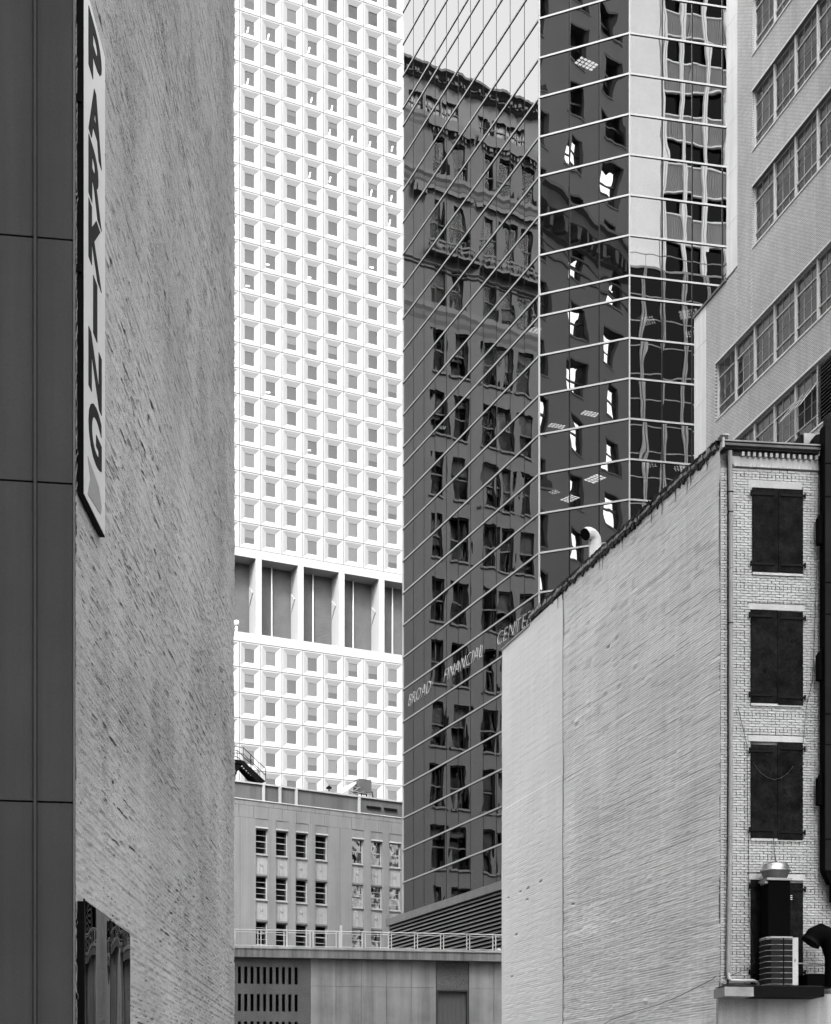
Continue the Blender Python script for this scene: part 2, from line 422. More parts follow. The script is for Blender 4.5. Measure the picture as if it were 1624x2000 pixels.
def left_disp(U, Z):
    P = .068
    ph = (Z / P) % 1.0; course = np.floor(Z / P)
    # bricks: each course sits a little in or out, mortar line slightly recessed
    r = np.random.RandomState(5).rand(4096)
    base = (r[(course.astype(int) * 7) % 4096] - .5) * .010
    bi = np.floor(U / .21 + (course % 2) * .5).astype(int)
    base = base + (r[(bi * 13 + course.astype(int) * 101) % 4096] - .5) * .012
    groove = (np.abs(ph - .5) > .34)
    reg = vnoise(U, Z, .18, .05, 9) * vnoise(U, Z, 1.2, .07, 10)
    d = np.where(groove, .004 + .03 * np.clip(reg - .42, 0, 1) * 3, 0)
    bump = -(vnoise(U, Z, .3, .10, 21) - .5) * .010 - (vnoise(U, Z, .10, .04, 22) - .5) * .012 - (vnoise(U, Z, 3.5, 2.5, 23) - .5) * .03
    return base + d + bump
us = np.concatenate([np.arange(0, uend, .09), [uend]]); zs = np.arange(1.0, 30.0, .0226)
link('side_wall', grid_mesh('side_wall', us, zs, left_disp, M_LWALL), t, SL)
MB().box(0, uend, .0, .12, 29.98, H_L).build('side_wall_upper', M_LWALL, t, SL)
MB().box(0, uend, .0, .12, 0, 1.02).build('side_wall_base', M_LWALL, t, SL)

# open mortar joints: gap dirt and shade coloured as dark slivers on the wall face
jr = random.Random(77); oj = MB()
def sliver(u, z, L, h):
    n = max(3, int(L / .07)); top = []; bot = []
    for i in range(n + 1):
        q = i / n; k = math.sin(math.pi * min(1, max(0, q)) ) ** .4
        top.append((u + L * q, z + h * k * jr.uniform(.35, 1.0))); bot.append((u + L * q, z - h * k * jr.uniform(.0, .6)))
    uu = np.array([p[0] for p in top]); zz_ = np.full(n + 1, z)
    vv = np.minimum(np.minimum(left_disp(uu, zz_ + .02), left_disp(uu, zz_ - .02)), left_disp(uu, zz_)) - .004
    for i in range(n):
        oj.poly([(bot[i][0], vv[i], bot[i][1]), (bot[i + 1][0], vv[i + 1], bot[i + 1][1]), (top[i + 1][0], vv[i + 1], top[i + 1][1]), (top[i][0], vv[i], top[i][1])])
for c in range(330):                       # runs
    uc, zc_ = jr.uniform(.2, uend - .3), jr.uniform(2.5, 27)
    big = jr.random() < .16
    for k in range(jr.randint(4, 26)):
        u = uc + jr.gauss(0, .9); z = round((zc_ + jr.gauss(0, .22 if not big else .5)) / .068) * .068
        if .1 < u < uend - .5: sliver(u, z, jr.choice([.06, .1, .15, .22, .4]) * (1.5 if big else 1), jr.uniform(.008, .017) * (1.6 if big else 1))
for c in range(3600):                      # scattered ones
    u, z = jr.uniform(.1, uend - .3), round(jr.uniform(2, 28) / .068) * .068
    sliver(u, z, jr.choice([.04, .06, .1, .16]), jr.uniform(.006, .015))
oj.build('open_joints', mat('open_joint_dirt_and_shade', .015, .95, var=.4), T, SL, kind='stuff')

# parking sign
off = .082
def sx(x, v=-off): return SL.u(x, v)
s = thing('parking_sign', 'tall pale vertical PARKING sign with black edge on the rough brick wall', 'sign', SL)
u0 = sx(163); u1 = sx(205); zb = SL.z(163, 965, -off); zt = SL.z(205, 111, -off)
MB().box(u0, u1, -off, -.012, zb, zt).build('sign_box', M_BLACK, s, SL)
MB().box(u0 + .012, u1 - .012, -off - .004, -off - .001, zb + .012, zt - .012).build('sign_face', M_SIGNW, s, SL)
for zz in (zb + 2.6, zb + 4.6):
    MB().box(u0 - .03, u0, -off * .8, 0, zz, zz + .09).build('bracket', M_BLACK, s, SL)
ua, ub = sx(172.2), sx(197.5)
Lh = .70; pitch = .765
zbase_G = SL.z(172.2, 891, -off) + .09
for i, ch in enumerate('GNIKRAP'):
    me, wd, a, b = text_mesh(ch, M_SIGND, depth=.006, offset=.032, name='letter')
    wtarget = (ub - ua) if ch != 'I' else (ub - ua) * .30
    x0 = ua if ch != 'I' else ua + (ub - ua) * .35
    k = wtarget / wd; kz = Lh / (b - a)
    def fx(co, k=k, kz=kz, a=a):
        co[:, 0] = co[:, 0] * k; co[:, 2] = (co[:, 2] - a) * kz; return co
    warp(me, fx)
    link('letter', me, s, SL, loc=(x0, -off - .007, zbase_G + i * pitch))
arr = [(170.4, 891), (175.5, 933), (170.4, 964.5), (195.6, 1005), (197.4, 990), (192, 951)]
MB().extr_xz([(sx(x), SL.z(x, y, -off)) for x, y in arr], -off - .010, -off - .0045).build('arrow', M_SIGNG, s, SL)

# glossy panels bottom left
s = thing('glossy_display_panel', 'dark glossy framed panel low on the rough brick wall, bottom left', 'panel', SL)
zt = SL.z(163, 1757, -off)
MB().box(sx(163), sx(254), -off + .004, -.012, .3, zt - .02).build('backing', M_BLACK, s, SL)
for i, (xa, xb, dz) in enumerate(((165, 214.5, 0), (215.5, 238.5, .03), (239.5, 254, .05))):
    MB().box(sx(xa), sx(xb), -off - .004, -off + .002, .3, zt - dz).build('sheet', M_MIRP, s, SL)
MB().box(sx(163), sx(164.8), -off - .012, -off + .002, .3, zt + .01).build('edge_trim', M_BLACK, s, SL)

# ------------------------------------------------------------------ D. waffle tower
FW = Frame(458, 230, 7000)
t = thing('waffle_tower', 'pale high-rise faced with a grid of recessed square windows', 'office tower', FW)
ca, cb = FW.u(468), FW.u(788); CW = (cb - ca) / 8.0
zbeam = FW.z(458, 1067); RH = 50.05 * 230 / F
zlow = FW.z(458, 1251)
nup = 25; nlow = 8
ucols = [ca + CW * i for i in range(-2, 10)]
uL, uR = ucols[0], ucols[-1] + CW
MB().box(uL, uR, 3.05, 38, 0, zbeam + RH * nup).build('body', M_WAFB, t, FW)
MB().box(uL, uR, 1.6, 3.04, zbeam, zbeam + RH * nup).build('core_wall', M_WAFB, t, FW)
MB().box(uL, uR, 1.6, 3.04, 0, zlow).build('core_wall', M_WAFB, t, FW)
# one precast unit (origin bottom-left of the cell)
g_ = .055; rim = .13; ww, wh, dp = 1.52, 2.02, .34
def cell_mesh():
    m = MB(); x0, x1, z0, z1 = g_, CW - g_, g_, RH - g_
    X0, X1, Z0, Z1 = x0 + rim, x1 - rim, z0 + rim, z1 - rim
    cx, cz = CW / 2, RH / 2; a0, a1, b0, b1 = cx - ww / 2, cx + ww / 2, cz - wh / 2, cz + wh / 2
    # flat rim
    for q in ([(x0, 0, z0), (x1, 0, z0), (X1, 0, Z0), (X0, 0, Z0)], [(x1, 0, z0), (x1, 0, z1), (X1, 0, Z1), (X1, 0, Z0)],
              [(x1, 0, z1), (x0, 0, z1), (X0, 0, Z1), (X1, 0, Z1)], [(x0, 0, z1), (x0, 0, z0), (X0, 0, Z0), (X0, 0, Z1)]): m.poly(q)
    # edges of the unit back to the joint
    for q in ([(x0, 0, z0), (x0, 0, z1), (x0, .3, z1), (x0, .3, z0)], [(x1, 0, z1), (x1, 0, z0), (x1, .3, z0), (x1, .3, z1)],
              [(x0, 0, z1), (x1, 0, z1), (x1, .3, z1), (x0, .3, z1)], [(x1, 0, z0), (x0, 0, z0), (x0, .3, z0), (x1, .3, z0)]): m.poly(q)
    O = [(X0, 0, Z0), (X1, 0, Z0), (X1, 0, Z1), (X0, 0, Z1)]; I = [(a0, dp, b0), (a1, dp, b0), (a1, dp, b1), (a0, dp, b1)]
    J = [(a0, dp + .1, b0), (a1, dp + .1, b0), (a1, dp + .1, b1), (a0, dp + .1, b1)]
    for i in range(4):
        j = (i + 1) % 4; m.poly([O[i], O[j], I[j], I[i]]); m.poly([I[i], I[j], J[j], J[i]])
    return m.mesh('precast_unit', M_WAF), (a0, a1, b0, b1)
cm, (a0, a1, b0, b1) = cell_mesh()
MB_j = MB(); MB_j.box(uL, uR, .28, .32, zbeam, zbeam + RH * nup); MB_j.box(uL, uR, .28, .32, zlow - RH * nlow, zlow)
# joint backing is perforated by the cells' own walls, so put it only behind the joints
jb = MB()
for zb0, n in ((zbeam, nup), (zlow - RH * nlow, nlow)):
    for i in range(n + 1): jb.box(uL, uR, .10, .14, zb0 + i * RH - .07, zb0 + i * RH + .07)
    for u in ucols + [uR]: jb.box(u - .07, u + .07, .1405, .18, zb0, zb0 + n * RH)
jb.build('joint', M_WAFB, t, FW, kind='stuff')
# window: frame + pane + what stands behind the glass
def window_meshes():
    P = MB(); P.poly([(a0, dp + .06, b0), (a1, dp + .06, b0), (a1, dp + .06, b1), (a0, dp + .06, b1)]); pane = P.mesh('window_pane', M_WGL)
    out = []
    for fr_ in (0, .35, .55, 1.0):
        B = MB(); B.k = 0
        B.poly([(a0 - .2, dp + .9, b0 - .2), (a1 + .2, dp + .9, b0 - .2), (a1 + .2, dp + .9, b1 + .2), (a0 - .2, dp + .9, b1 + .2)])
        B.poly([(a0, dp + .1, b1), (a1, dp + .1, b1), (a1 + .2, dp + .9, b1 + .2), (a0 - .2, dp + .9, b1 + .2)])
        B.poly([(a0, dp + .1, b0), (a0, dp + .1, b1), (a0 - .2, dp + .9, b1 + .2), (a0 - .2, dp + .9, b0 - .2)])
        B.poly([(a1, dp + .1, b0), (a1 + .2, dp + .9, b0 - .2), (a1 + .2, dp + .9, b1 + .2), (a1, dp + .1, b1)])
        B.poly([(a0, dp + .1, b0), (a0 - .2, dp + .9, b0 - .2), (a1 + .2, dp + .9, b0 - .2), (a1, dp + .1, b0)])
        if fr_ > 0:
            B.k = 1; zz = b1 - (b1 - b0) * fr_
            B.poly([(a0, dp + .12, zz), (a1, dp + .12, zz), (a1, dp + .12, b1), (a0, dp + .12, b1)])
        out.append(B)
    return pane, [out[0].mesh('room', [M_WIN1]), out[1].mesh('room', [M_WIN1, M_WIN2]), out[2].mesh('room', [M_WIN1, M_WIN3]), out[3].mesh('room', [M_WIN1, M_WIN2]), out[3].mesh('room', [M_WIN1, M_WIN3])]
pane_me, rooms = window_meshes()
lampm = MB(); lampm.extr_xz([(-.06, 0), (.08, 0), (.26, .85), (.12, .85)], 0, .03); lamp_me = lampm.mesh('ceiling_light', M_LAMP)
lampm = MB(); lampm.extr_xz([(-.3, 0), (.3, .06), (.34, .2), (-.26, .14)], 0, .03); lamp_me2 = lampm.mesh('ceiling_light', M_LAMP)
fm = MB(); e = .035
fm.box(a0, a0 + e, dp + .02, dp + .058, b0, b1); fm.box(a1 - e, a1, dp + .02, dp + .058, b0, b1); fm.box(a0 + e, a1 - e, dp + .02, dp + .058, b0, b0 + e); fm.box(a0 + e, a1 - e, dp + .02, dp + .058, b1 - e, b1)
frame_me = fm.mesh('window_frame', mat('grey_window_frame', .12, .5))
lit_top = {(0, 0), (1, 0), (3, 0), (3, 1), (0, 2), (4, 2), (3, 2), (4, 3), (5, 3), (6, 3), (7, 3), (6, 4), (3, 5), (4, 5), (5, 5), (6, 5), (7, 5), (7, 6)}
ni = 0
stuff = MB()
def cell(i, k, zb0, lower):
    u = ucols[i]; z = zb0 + k * RH
    o = link('precast_unit', cm, t, FW, loc=(u, 0, z))
    link('window_frame', frame_me, o, FW, loc=(u, 0, z)); link('pane', pane_me, o, FW, loc=(u, 0, z))
    row = (nup - 1 - k)
    r = rnd.random(); ci = i - 2
    if lower:
        rm = 0 if (ci < 3 and r < .6) or r < .08 else (rnd.choice([2, 4, 4, 4]))
    else:
        q_ = min(1.0, max(0.0, (20 - k - 5) / 13.0))
        rm = (0 if r < .75 else rnd.choice([1, 2, 3])) if rnd.random() > q_ else rnd.choice([4, 4, 4, 3, 2])
    rm_o = link('room', rooms[rm], o, FW, loc=(u, 0, z))
    vis_row = 20 - k
    if not lower and rm in (0, 1) and (((ci, vis_row) in lit_top) or (vis_row > 6 and rnd.random() < .10)):
        lm = lamp_me if vis_row < 7 else lamp_me2
        link('ceiling_light', lm, o, FW, loc=(u + CW / 2 - rnd.uniform(-.1, .45), dp + .5, z + b0 + rnd.uniform(.35, .8)))
for i in range(1, 10):
    for k in range(0, 22): cell(i, k, zbeam, False)
    for k in range(1, 8): cell(i, k, zlow - RH * nlow, True)
# remaining units outside the picture: one joined part
rest = MB(); cmv = [tuple(v.co) for v in cm.vertices]; cmf = [tuple(p.vertices) for p in cm.polygons]
def rest_cell(i, z):
    u = ucols[i]; rest.k = 0; rest.raw([(a + u, b, c + z) for a, b, c in cmv], cmf); rest.k = 1
    rest.poly([(u + a0, dp + .08, z + b0), (u + a1, dp + .08, z + b0), (u + a1, dp + .08, z + b1), (u + a0, dp + .08, z + b1)])
for i in range(12):
    for k in range(nup):
        if not (1 <= i < 10 and k < 22): rest_cell(i, zbeam + k * RH)
    for k in range(nlow):
        if not (1 <= i < 10 and k >= 1): rest_cell(i, zlow - RH * nlow + k * RH)
rest.build('precast_units_beyond', [M_WAF, M_WIN1], t, FW, kind='stuff')
# colonnade storey
zb1 = FW.z(458, 1084); zb2 = FW.z(458, 1232.5)
MB().box(uL, uR, -.05, 2.9, zb1, zbeam - .03).build('beam', M_WAF, t, FW)
MB().box(uL, uR, -.05, 1.2, zlow + .03, zb2).build('parapet_band', M_WAF, t, FW)
MB().box(uL, uR, 1.2, 2.9, zlow + .03, zb2 - .35).build('floor_slab', M_WAFB, t, FW)
MB().box(uL, uR, 2.9, 3.0, zb2 - .3, zb1).build('back_wall', M_LOUV, t, FW)
lv = MB()
z = zb2
while z < zb1 - .1:
    lv.box(uL, uR, 2.86, 2.9, z, z + .06); z += .22
lv.build('louvre_blades', M_LOUV, t, FW, kind='stuff')
px0 = FW.u(505.5)
for i in range(-1, 5):
    uc = px0 + i * 2 * CW
    if uc - .5 < uL or uc + .5 > uR: continue
    p_ = MB(); p_.extr_yz([(-.05, zb2), (-.05, zb1), (2.9, zb1), (2.9, zb2)], uc - .47, uc + .47); p_.build('pier', M_WAF, t, FW)
    MB().extr_yz([(1.1, zb2 + 6.6), (2.6, zb2 + 5.0), (2.6, zb2 + 7.8)], uc - .62, uc - .472).build('pier_bracket', M_WAF, t, FW)
    MB().box(uc + CW * .85, uc + CW * .85 + .16, 2.3, 2.45, zb2, zb1).build('mullion', M_WHITEM, t, FW)
MB().box(uL, uR, 2.0, 2.06, zb2 + .55, zb2 + .62).build('handrail', M_WHITEM, t, FW)
pm = MB()
for i in range(24): u = uL + i * (uR - uL) / 24; pm.box(u, u + .05, 2.0, 2.06, zb2 - .05, zb2 + .55)
pm.build('rail_posts', M_WHITEM, t, FW, kind='stuff')
MB().box(uL, uR, .3, 38, zbeam + RH * nup, zbeam + RH * nup + 1.2).build('roof', M_WAF, t, FW)
s = thing('roof_vent', 'small white capped vent pipe on the tower ledge at the left', 'vent', FW, loc=(FW.u(464), .45, zb2))
MB().lathe([(.0, 0), (.22, 0), (.22, 1.0), (.0, 1.0)], 0, 0, 12).build('pipe', M_WHITEM, s)
MB().lathe([(.0, 1.0), (.40, 1.0), (.42, 1.5), (.3, 1.75), (0, 1.8)], 0, 0, 16).build('cap', M_WHITEM, s)

# ------------------------------------------------------------------ E. limestone building
FB = Frame(458, 118, 5600)
t = thing('limestone_building', 'grey limestone building with paired sash windows and carved spandrels', 'building', FB)
wx = [(500, 524), (538.7, 563.5), (577.5, 602), (615.6, 640.7), (688, 711), (724.5, 747.5), (760, 783.7)]
wu = [(FB.u(a), FB.u(b)) for a, b in wx]
rows = [(FB.z(512, 1668.5), FB.z(512, 1618.6)), (FB.z(512, 1757), FB.z(512, 1711)), (FB.z(512, 1846), FB.z(512, 1800)), ]
pit = rows[0][0] - rows[1][0]
for k in range(1, 4): rows.append((rows[2][0] - pit * k, rows[2][1] - pit * k))
ztop = FB.z(458, 1560)
uL, uR = FB.u(438), FB.u(815)
MB().box(uL, uR, .62, 9, 0, ztop).build('body', M_BEI, t, FB)
# wall piers between the window strips (individual vertical strips)
edges = [uL] + [e for p in wu for e in p] + [uR]
cour = [FB.z(512, 1585), FB.z(512, 1600)]
for i in range(0, len(edges), 2):
    a, b = edges[i], edges[i + 1]
    wide = (b - a) > 1.2
    if wide:
        n = max(2, int(round((b - a) / 1.3))); 
        for j in range(n):
            aa = a + (b - a) * j / n; bb = a + (b - a) * (j + 1) / n
            MB().box(aa + (.0 if j == 0 else .012), bb - (.0 if j == n - 1 else .012), 0, .62, 0, cour[0] - .6).build('wall_strip', M_BEI, t, FB)
    else:
        MB().box(a, b, -.06, .62, 0, cour[0] - .6).build('pilaster', M_BEI, t, FB)
# top courses of large stone blocks
nb = 14
for r_, (za, zc) in enumerate(((cour[0] - .6, cour[0] + .35), (cour[0] + .35, ztop))):
    for j in range(nb):
        a = uL + (uR - uL) * (j + .37 * r_) / nb; b = uL + (uR - uL) * (j + 1 + .37 * r_) / nb
        b = min(b, uR)
        MB().box(a + .012, b - .012, -.0 - .01 * rnd.random(), .62, za + .012, zc - .012).build('stone', M_BEI, t, FB)
topz = rows[0][1]
for i, (a, b) in enumerate(wu):
    MB().box(a, b, .03, .62, topz + .12, cour[0] - .6).build('recess_panel', M_BEI, t, FB)
    MB().box(a - .03, b + .03, -.03, .2, topz, topz + .12).build('lintel', M_LTRIM, t, FB)
    for r_, (za, zc) in enumerate(rows):
        w_ = MB(); e = .07
        w_.box(a, a + e, .2, .34, za, zc); w_.box(b - e, b, .2, .34, za, zc); w_.box(a + e, b - e, .2, .34, za, za + e); w_.box(a + e, b - e, .2, .34, zc - e, zc)
        fo = w_.build('window', M_LTRIM, t, FB)
        MB().box(a + e, b - e, .6, .615, za + e, zc - e).build('room', M_ROOM, fo, FB)
        mz = za + (zc - za) * .5
        MB().box(a + e, b - e, .24, .32, mz - .035, mz + .035).build('meeting_rail', M_LTRIM, fo, FB)
        br_ = MB()
        for q in (.25, .74): br_.box(a + e, b - e, .25, .29, za + (zc - za) * q - .018, za + (zc - za) * q + .018)
        if i < 4 or r_ > 0: br_.build('glazing_bar', M_LTRIM, fo, FB)
        for (p, q) in ((za + e, mz - .035), (mz + .035, zc - e)):
            MB().box(a + e, b - e, .275, .285, p, q).build('pane', M_BGLS if i > 3 else M_RGL, fo, FB)
        if r_ < len(rows) - 1:
            z1, z0 = za, rows[r_ + 1][1]
            sp = MB(); sp.box(a + .005, b - .005, .14, .62, z0 + .14, z1 - .1).build('spandrel', M_BEIL, t, FB)
            MB().box(a - .02, b + .02, .02, .25, z1 - .1, z1).build('sill', M_BEIL, t, FB)
            MB().box(a + .002, b - .002, .05, .25, z0, z0 + .14).build('lintel', mat('stained_lintel', .12, .8) if r_ == 0 and i == 0 else bpy.data.materials['stained_lintel'], t, FB)
            # carved zigzag strings and central boss
            om = MB(); cxm = (a + b) / 2; n = 9
            for sgn in (-1, 1):
                pts = []
                for q in range(n * 2 + 1):
                    zz = z0 + .25 + (z1 - z0 - .5) * q / (n * 2); pts.append((cxm + sgn * (.16 + (.035 if q % 2 else -.02)), .135, zz))
                om.tube(pts, .022, 5)
            om.build('carving', M_BEIL, t, FB)
            bo = MB(); zc2 = z0 + (z1 - z0) * .56
            bo.extr_xz([(cxm, zc2 - .18), (cxm + .09, zc2), (cxm, zc2 + .16), (cxm - .09, zc2)], .08, .139); bo.build('boss', M_BEIL, t, FB)
# parapet screen set back on the roof
za = ztop; zc = FB.z(470, 1527)
MB().box(FB.u(458) - 1, uR, .25, .5, za, zc).build('parapet', M_PARA, t, FB)
MB().box(FB.u(458) - 1, uR, .12, .62, zc, zc + .12).build('coping', M_LTRIM, t, FB)
MB().tube([(uL, -.02, ztop + .05), (uR, -.02, ztop + .05)], .055, 6).build('gutter_pipe', M_LTRIM, t, FB)
for x in (517, 549, 581, 704): u = FB.u(x); MB().box(u - .1, u + .1, .1, .245, za, zc).build('parapet_post', M_LTRIM, t, FB)
for x0_, x1_, y_ in ((719, 746, 1577), (753, 778, 1581)):
    MB().box(FB.u(x0_), FB.u(x1_), .1, .22, FB.z(x0_, y_), FB.z(x0_, y_) + .16).build('slot_vent', M_BLACK, t, FB)
MB().box(uL, uR, .62, 9, ztop, ztop + .3).build('roof', M_TILE, t, FB)
# stair bulkhead on the roof (left) + steel stair
MB().box(uL, FB.u(469.5), .8, 5, ztop, FB.z(460, 1508)).build('bulkhead', M_PARA, t, FB)
MB().box(uL, FB.u(470.5), .7, 5.1, FB.z(460, 1508), FB.z(460, 1508) + .18).build('bulkhead_coping', M_BLACK, t, FB)
s = thing('roof_stair', 'black steel stair with handrail descending onto the limestone building roof', 'stair', FB)
vs_ = 1.6
def bp(x, y, v=vs_): return (FB.u(x, v), v, FB.z(x, y, v))
A = bp(470, 1488); B_ = bp(513.5, 1529)
MB().box(FB.u(440, vs_), A[0], vs_ - .5, vs_ + .6, A[2] - .25, A[2]).build('landing', M_BLACK, s, FB)
MB().extr_xz([(FB.u(452, vs_), A[2] - .25), (A[0], A[2] - .25), (FB.u(458, vs_), A[2] - 1.0)], vs_ - .4, vs_ - .3).build('bracket', M_BLACK, s, FB)
for dv in (-.5, .55):
    MB().extr_xz([(A[0], A[2]), (A[0] - .1, A[2] - .35), (B_[0] - .55, B_[2] - .3), (B_[0], B_[2])], vs_ + dv, vs_ + dv + .05).build('stringer', M_BLACK, s, FB)
for k in range(9):
    q = (k + .6) / 9.5; u = A[0] + (B_[0] - A[0]) * q; z = A[2] + (B_[2] - A[2]) * q - .12
    MB().box(u - .14, u + .12, vs_ - .44, vs_ + .54, z - .02, z + .02).build('tread', M_BLACK, s, FB)
for dv in (-.5, .6):
    for h in (1.0, .5):
        MB().tube([(FB.u(440, vs_), vs_ + dv, A[2] + h), (A[0], vs_ + dv, A[2] + h), (B_[0], vs_ + dv, B_[2] + h)], .03, 5).build('handrail', M_BLACK, s, FB)
    for q in (0, .33, .66, 1):
        u = A[0] + (B_[0] - A[0]) * q; z = A[2] + (B_[2] - A[2]) * q
        MB().tube([(u, vs_ + dv, z), (u, vs_ + dv, z + 1.0)], .028, 5).build('post', M_BLACK, s, FB)
# rooftop machine
s = thing('rooftop_unit', 'grey metal box unit on steel legs on the limestone building roof', 'rooftop machine', FB)
v_ = 1.3
p0 = bp(702, 1546, v_); p1 = bp(726, 1524, v_)
MB().box(p0[0], p1[0], v_, v_ + 1.0, p0[2], p1[2]).build('casing', mat('unit_grey', .07, .6), s, FB)
for x in (700, 708, 718, 727):
    MB().tube([bp(x, 1546, v_ + .1), bp(x - 3 + 6 * (x % 2), 1562, v_ + .1)], .05, 5).build('leg', M_BLACK, s, FB)
for (xa, ya, xb, yb) in ((683, 1545, 727, 1552), (690, 1536, 702, 1541), (684, 1550, 704, 1538), (695, 1552, 712, 1546)):
    MB().tube([bp(xa, ya, v_), bp(xb, yb, v_)], .05, 5).build('strut', mat('strut_grey', .15, .6) if xa == 683 else bpy.data.materials['strut_grey'], s, FB)
MB().extr_xz([(bp(667, 1552, v_)[0], bp(667, 1552, v_)[2]), (bp(667, 1540, v_)[0], bp(667, 1540, v_)[2]), (bp(682, 1534, v_)[0], bp(682, 1534, v_)[2]), (bp(700, 1525, v_)[0], bp(700, 1525, v_)[2]), (bp(700, 1530, v_)[0], bp(700, 1530, v_)[2]), (bp(684, 1542, v_)[0], bp(684, 1542, v_)[2])], v_ + .3, v_ + .7).build('duct', M_WHITEM, s, FB)
s = tag(MB().tube([bp(643, 1546, 1.2), bp(643, 1536, 1.2)], .05, 6).lathe([(.0, bp(643, 1534, 1.2)[2]), (.22, bp(643, 1538, 1.2)[2]), (.22, bp(643, 1541, 1.2)[2]), (0, bp(643, 1542, 1.2)[2])], bp(643, 1536, 1.2)[0], 1.2, 10).build('roof_flue', M_BLACK, None, FB), 'small black capped flue on the roof left of the grey rooftop unit', 'flue')

# ------------------------------------------------------------------ F. low concrete building with railing
FC = Frame(458, 70, 18000)
t = thing('low_concrete_building', 'low dark concrete building with slotted vents and a roof railing', 'building', FC)
uL, uR = FC.u(436), FC.u(1090)
zc1 = FC.z(458, 1849.5); zc0 = FC.z(458, 1854); zf0 = FC.z(458, 1870.7)
MB().box(uL, uR, .5, 7.5, 0, zc0 - .05).build('body', M_GRAN, t, FC)
jx = [436, 491.7, 626, 758, 888.3, 1020, 1090]
for a, b in zip(jx[:-1], jx[1:]):
    MB().box(FC.u(a) + .008, FC.u(b) - .008, -.45, .45, zc0, zc1).build('cap_stone', M_LTRIM if False else mat('cap_stone_pale', .36, .8, var=.15, streak=.2) if a == 436 else bpy.data.materials['cap_stone_pale'], t, FC)
    MB().box(FC.u(a) + .006, FC.u(b) - .006, -.40, .49, zf0, zc0 - .002).build('fascia', M_CAP, t, FC)
# slotted wall
su = [FC.u(440 + (72 + 35.7 * i) / 2.9) for i in range(10)]; sw = 6.1 * 70 / F
zr = [(FC.z(500, 1922), FC.z(500, 1888.6)), (FC.z(500, 1975.5), FC.z(500, 1941.8))]
dz = zr[0][0] - zr[1][0]; zr += [(zr[1][0] - dz * k, zr[1][1] - dz * k) for k in (1, 2, 3)]
ug = FC.u(607); prev = zf0
gr = MB()
for (za, zc) in zr:
    gr.box(uL, ug - .006, 0, .5, zc, prev); prev = za
    xs = [uL] + [e for u in su for e in (u, u + sw)] + [ug - .006]
    for j in range(0, len(xs), 2): gr.box(xs[j], xs[j + 1], 0, .5, za, zc)
gr.box(uL, ug - .006, 0, .5, 0, prev)
gr.build('slotted_wall', M_GRAN, t, FC)
for (za, zc) in zr[:3]:
    for u in su: MB().box(u + .001, u + sw - .001, .42, .49, za, zc).build('vent_slot', M_BLACK, t, FC)
pxs = [607, 656.6, 706, 755.5, 804.5, 852]
zh = FC.z(700, 1927.6)
for a, b in zip(pxs[:-1], pxs[1:]):
    for (za, zc) in ((zh, zf0), (zh - 4.2, zh), (0, zh - 4.2)):
        MB().box(FC.u(a) + .006, FC.u(b) - .006, .0, .5, za + .006, zc - .004).build('panel', M_CPAN, t, FC)
MB().box(FC.u(853), FC.u(915.5), .02, .5, FC.z(880, 1934), zf0).build('aggregate_panel', M_GRAN, t, FC)
for a, b in ((916.5, 965), (965.5, 1010), (1010.5, 1090)):
    for (za, zc) in ((zh, zf0), (zh - 4.2, zh), (0, zh - 4.2)):
        MB().box(FC.u(a) + .006, FC.u(b) - .006, .0, .5, za + .006, zc - .004).build('panel', M_CPAN, t, FC)
zd = FC.z(880, 1934); ua, ub = FC.u(853), FC.u(915.5)
d_ = MB(); d_.box(ua, ua + .07, .03, .4, 0, zd); d_.box(ub - .07, ub, .03, .4, 0, zd); d_.box(ua + .07, ub - .07, .03, .4, zd - .07, zd - .003)
dd = d_.build('door_frame', mat('bronze_frame', .05, .4), t, FC)
fl = MB(); n = 22
for j in range(n):
    a = ua + .08 + (ub - ua - .16) * j / n; b = ua + .08 + (ub - ua - .16) * (j + .62) / n
    MB().box(a, b, .2, .26, .05, zd - .08).build('flute', M_CURT, dd, FC)
MB().box(ua + .07, ub - .07, .26, .3, 0, zd - .07).build('back_panel', mat('back_panel_dark', .08, .6), dd, FC)
# roof railing
r = thing('roof_railing', 'galvanised pipe railing along the edge of the low concrete roof', 'railing', FC)
zr1 = FC.z(458, 1816.5); vR = -.15
MB().tube([(uL, vR, zr1), (uR, vR, zr1)], .028, 6).build('top_rail', M_RAIL, r, FC)
pp = [456 + 51 * i for i in range(0, 13)]
for i, x in enumerate(pp):
    u = FC.u(x, vR)
    for du in (-.07, .07):
        MB().box(u + du - .02, u + du + .02, vR - .02, vR + .02, zc1, zr1 - .02).build('post', M_RAIL, r, FC)
    if i < len(pp) - 1:
        u2 = FC.u(pp[i + 1], vR)
        MB().box(u + .09, u2 - .09, vR - .012, vR + .012, zr1 - .11, zr1 - .085).build('mid_rail', M_RAIL, r, FC)
        MB().box(u + .09, u2 - .09, vR - .012, vR + .012, zc1 + .05, zc1 + .075).build('mid_rail', M_RAIL, r, FC)
tag(MB().box(FC.u(667), FC.u(671.5), .5, .6, zc1, FC.z(669, 1805)).build('marker_post', M_WHITEM, None, FC), 'single thin white post standing behind the roof railing', 'post')
tag(MB().lathe([(0, zc1), (.11, zc1), (.12, zc1 + .06), (.07, zc1 + .13), (0, zc1 + .15)], FC.u(975, -.2), -.2, 12).build('roof_lamp_dome', M_WHITEM, None, FC), 'small white dome on the ledge beside the tall pale brick wall', 'dome')

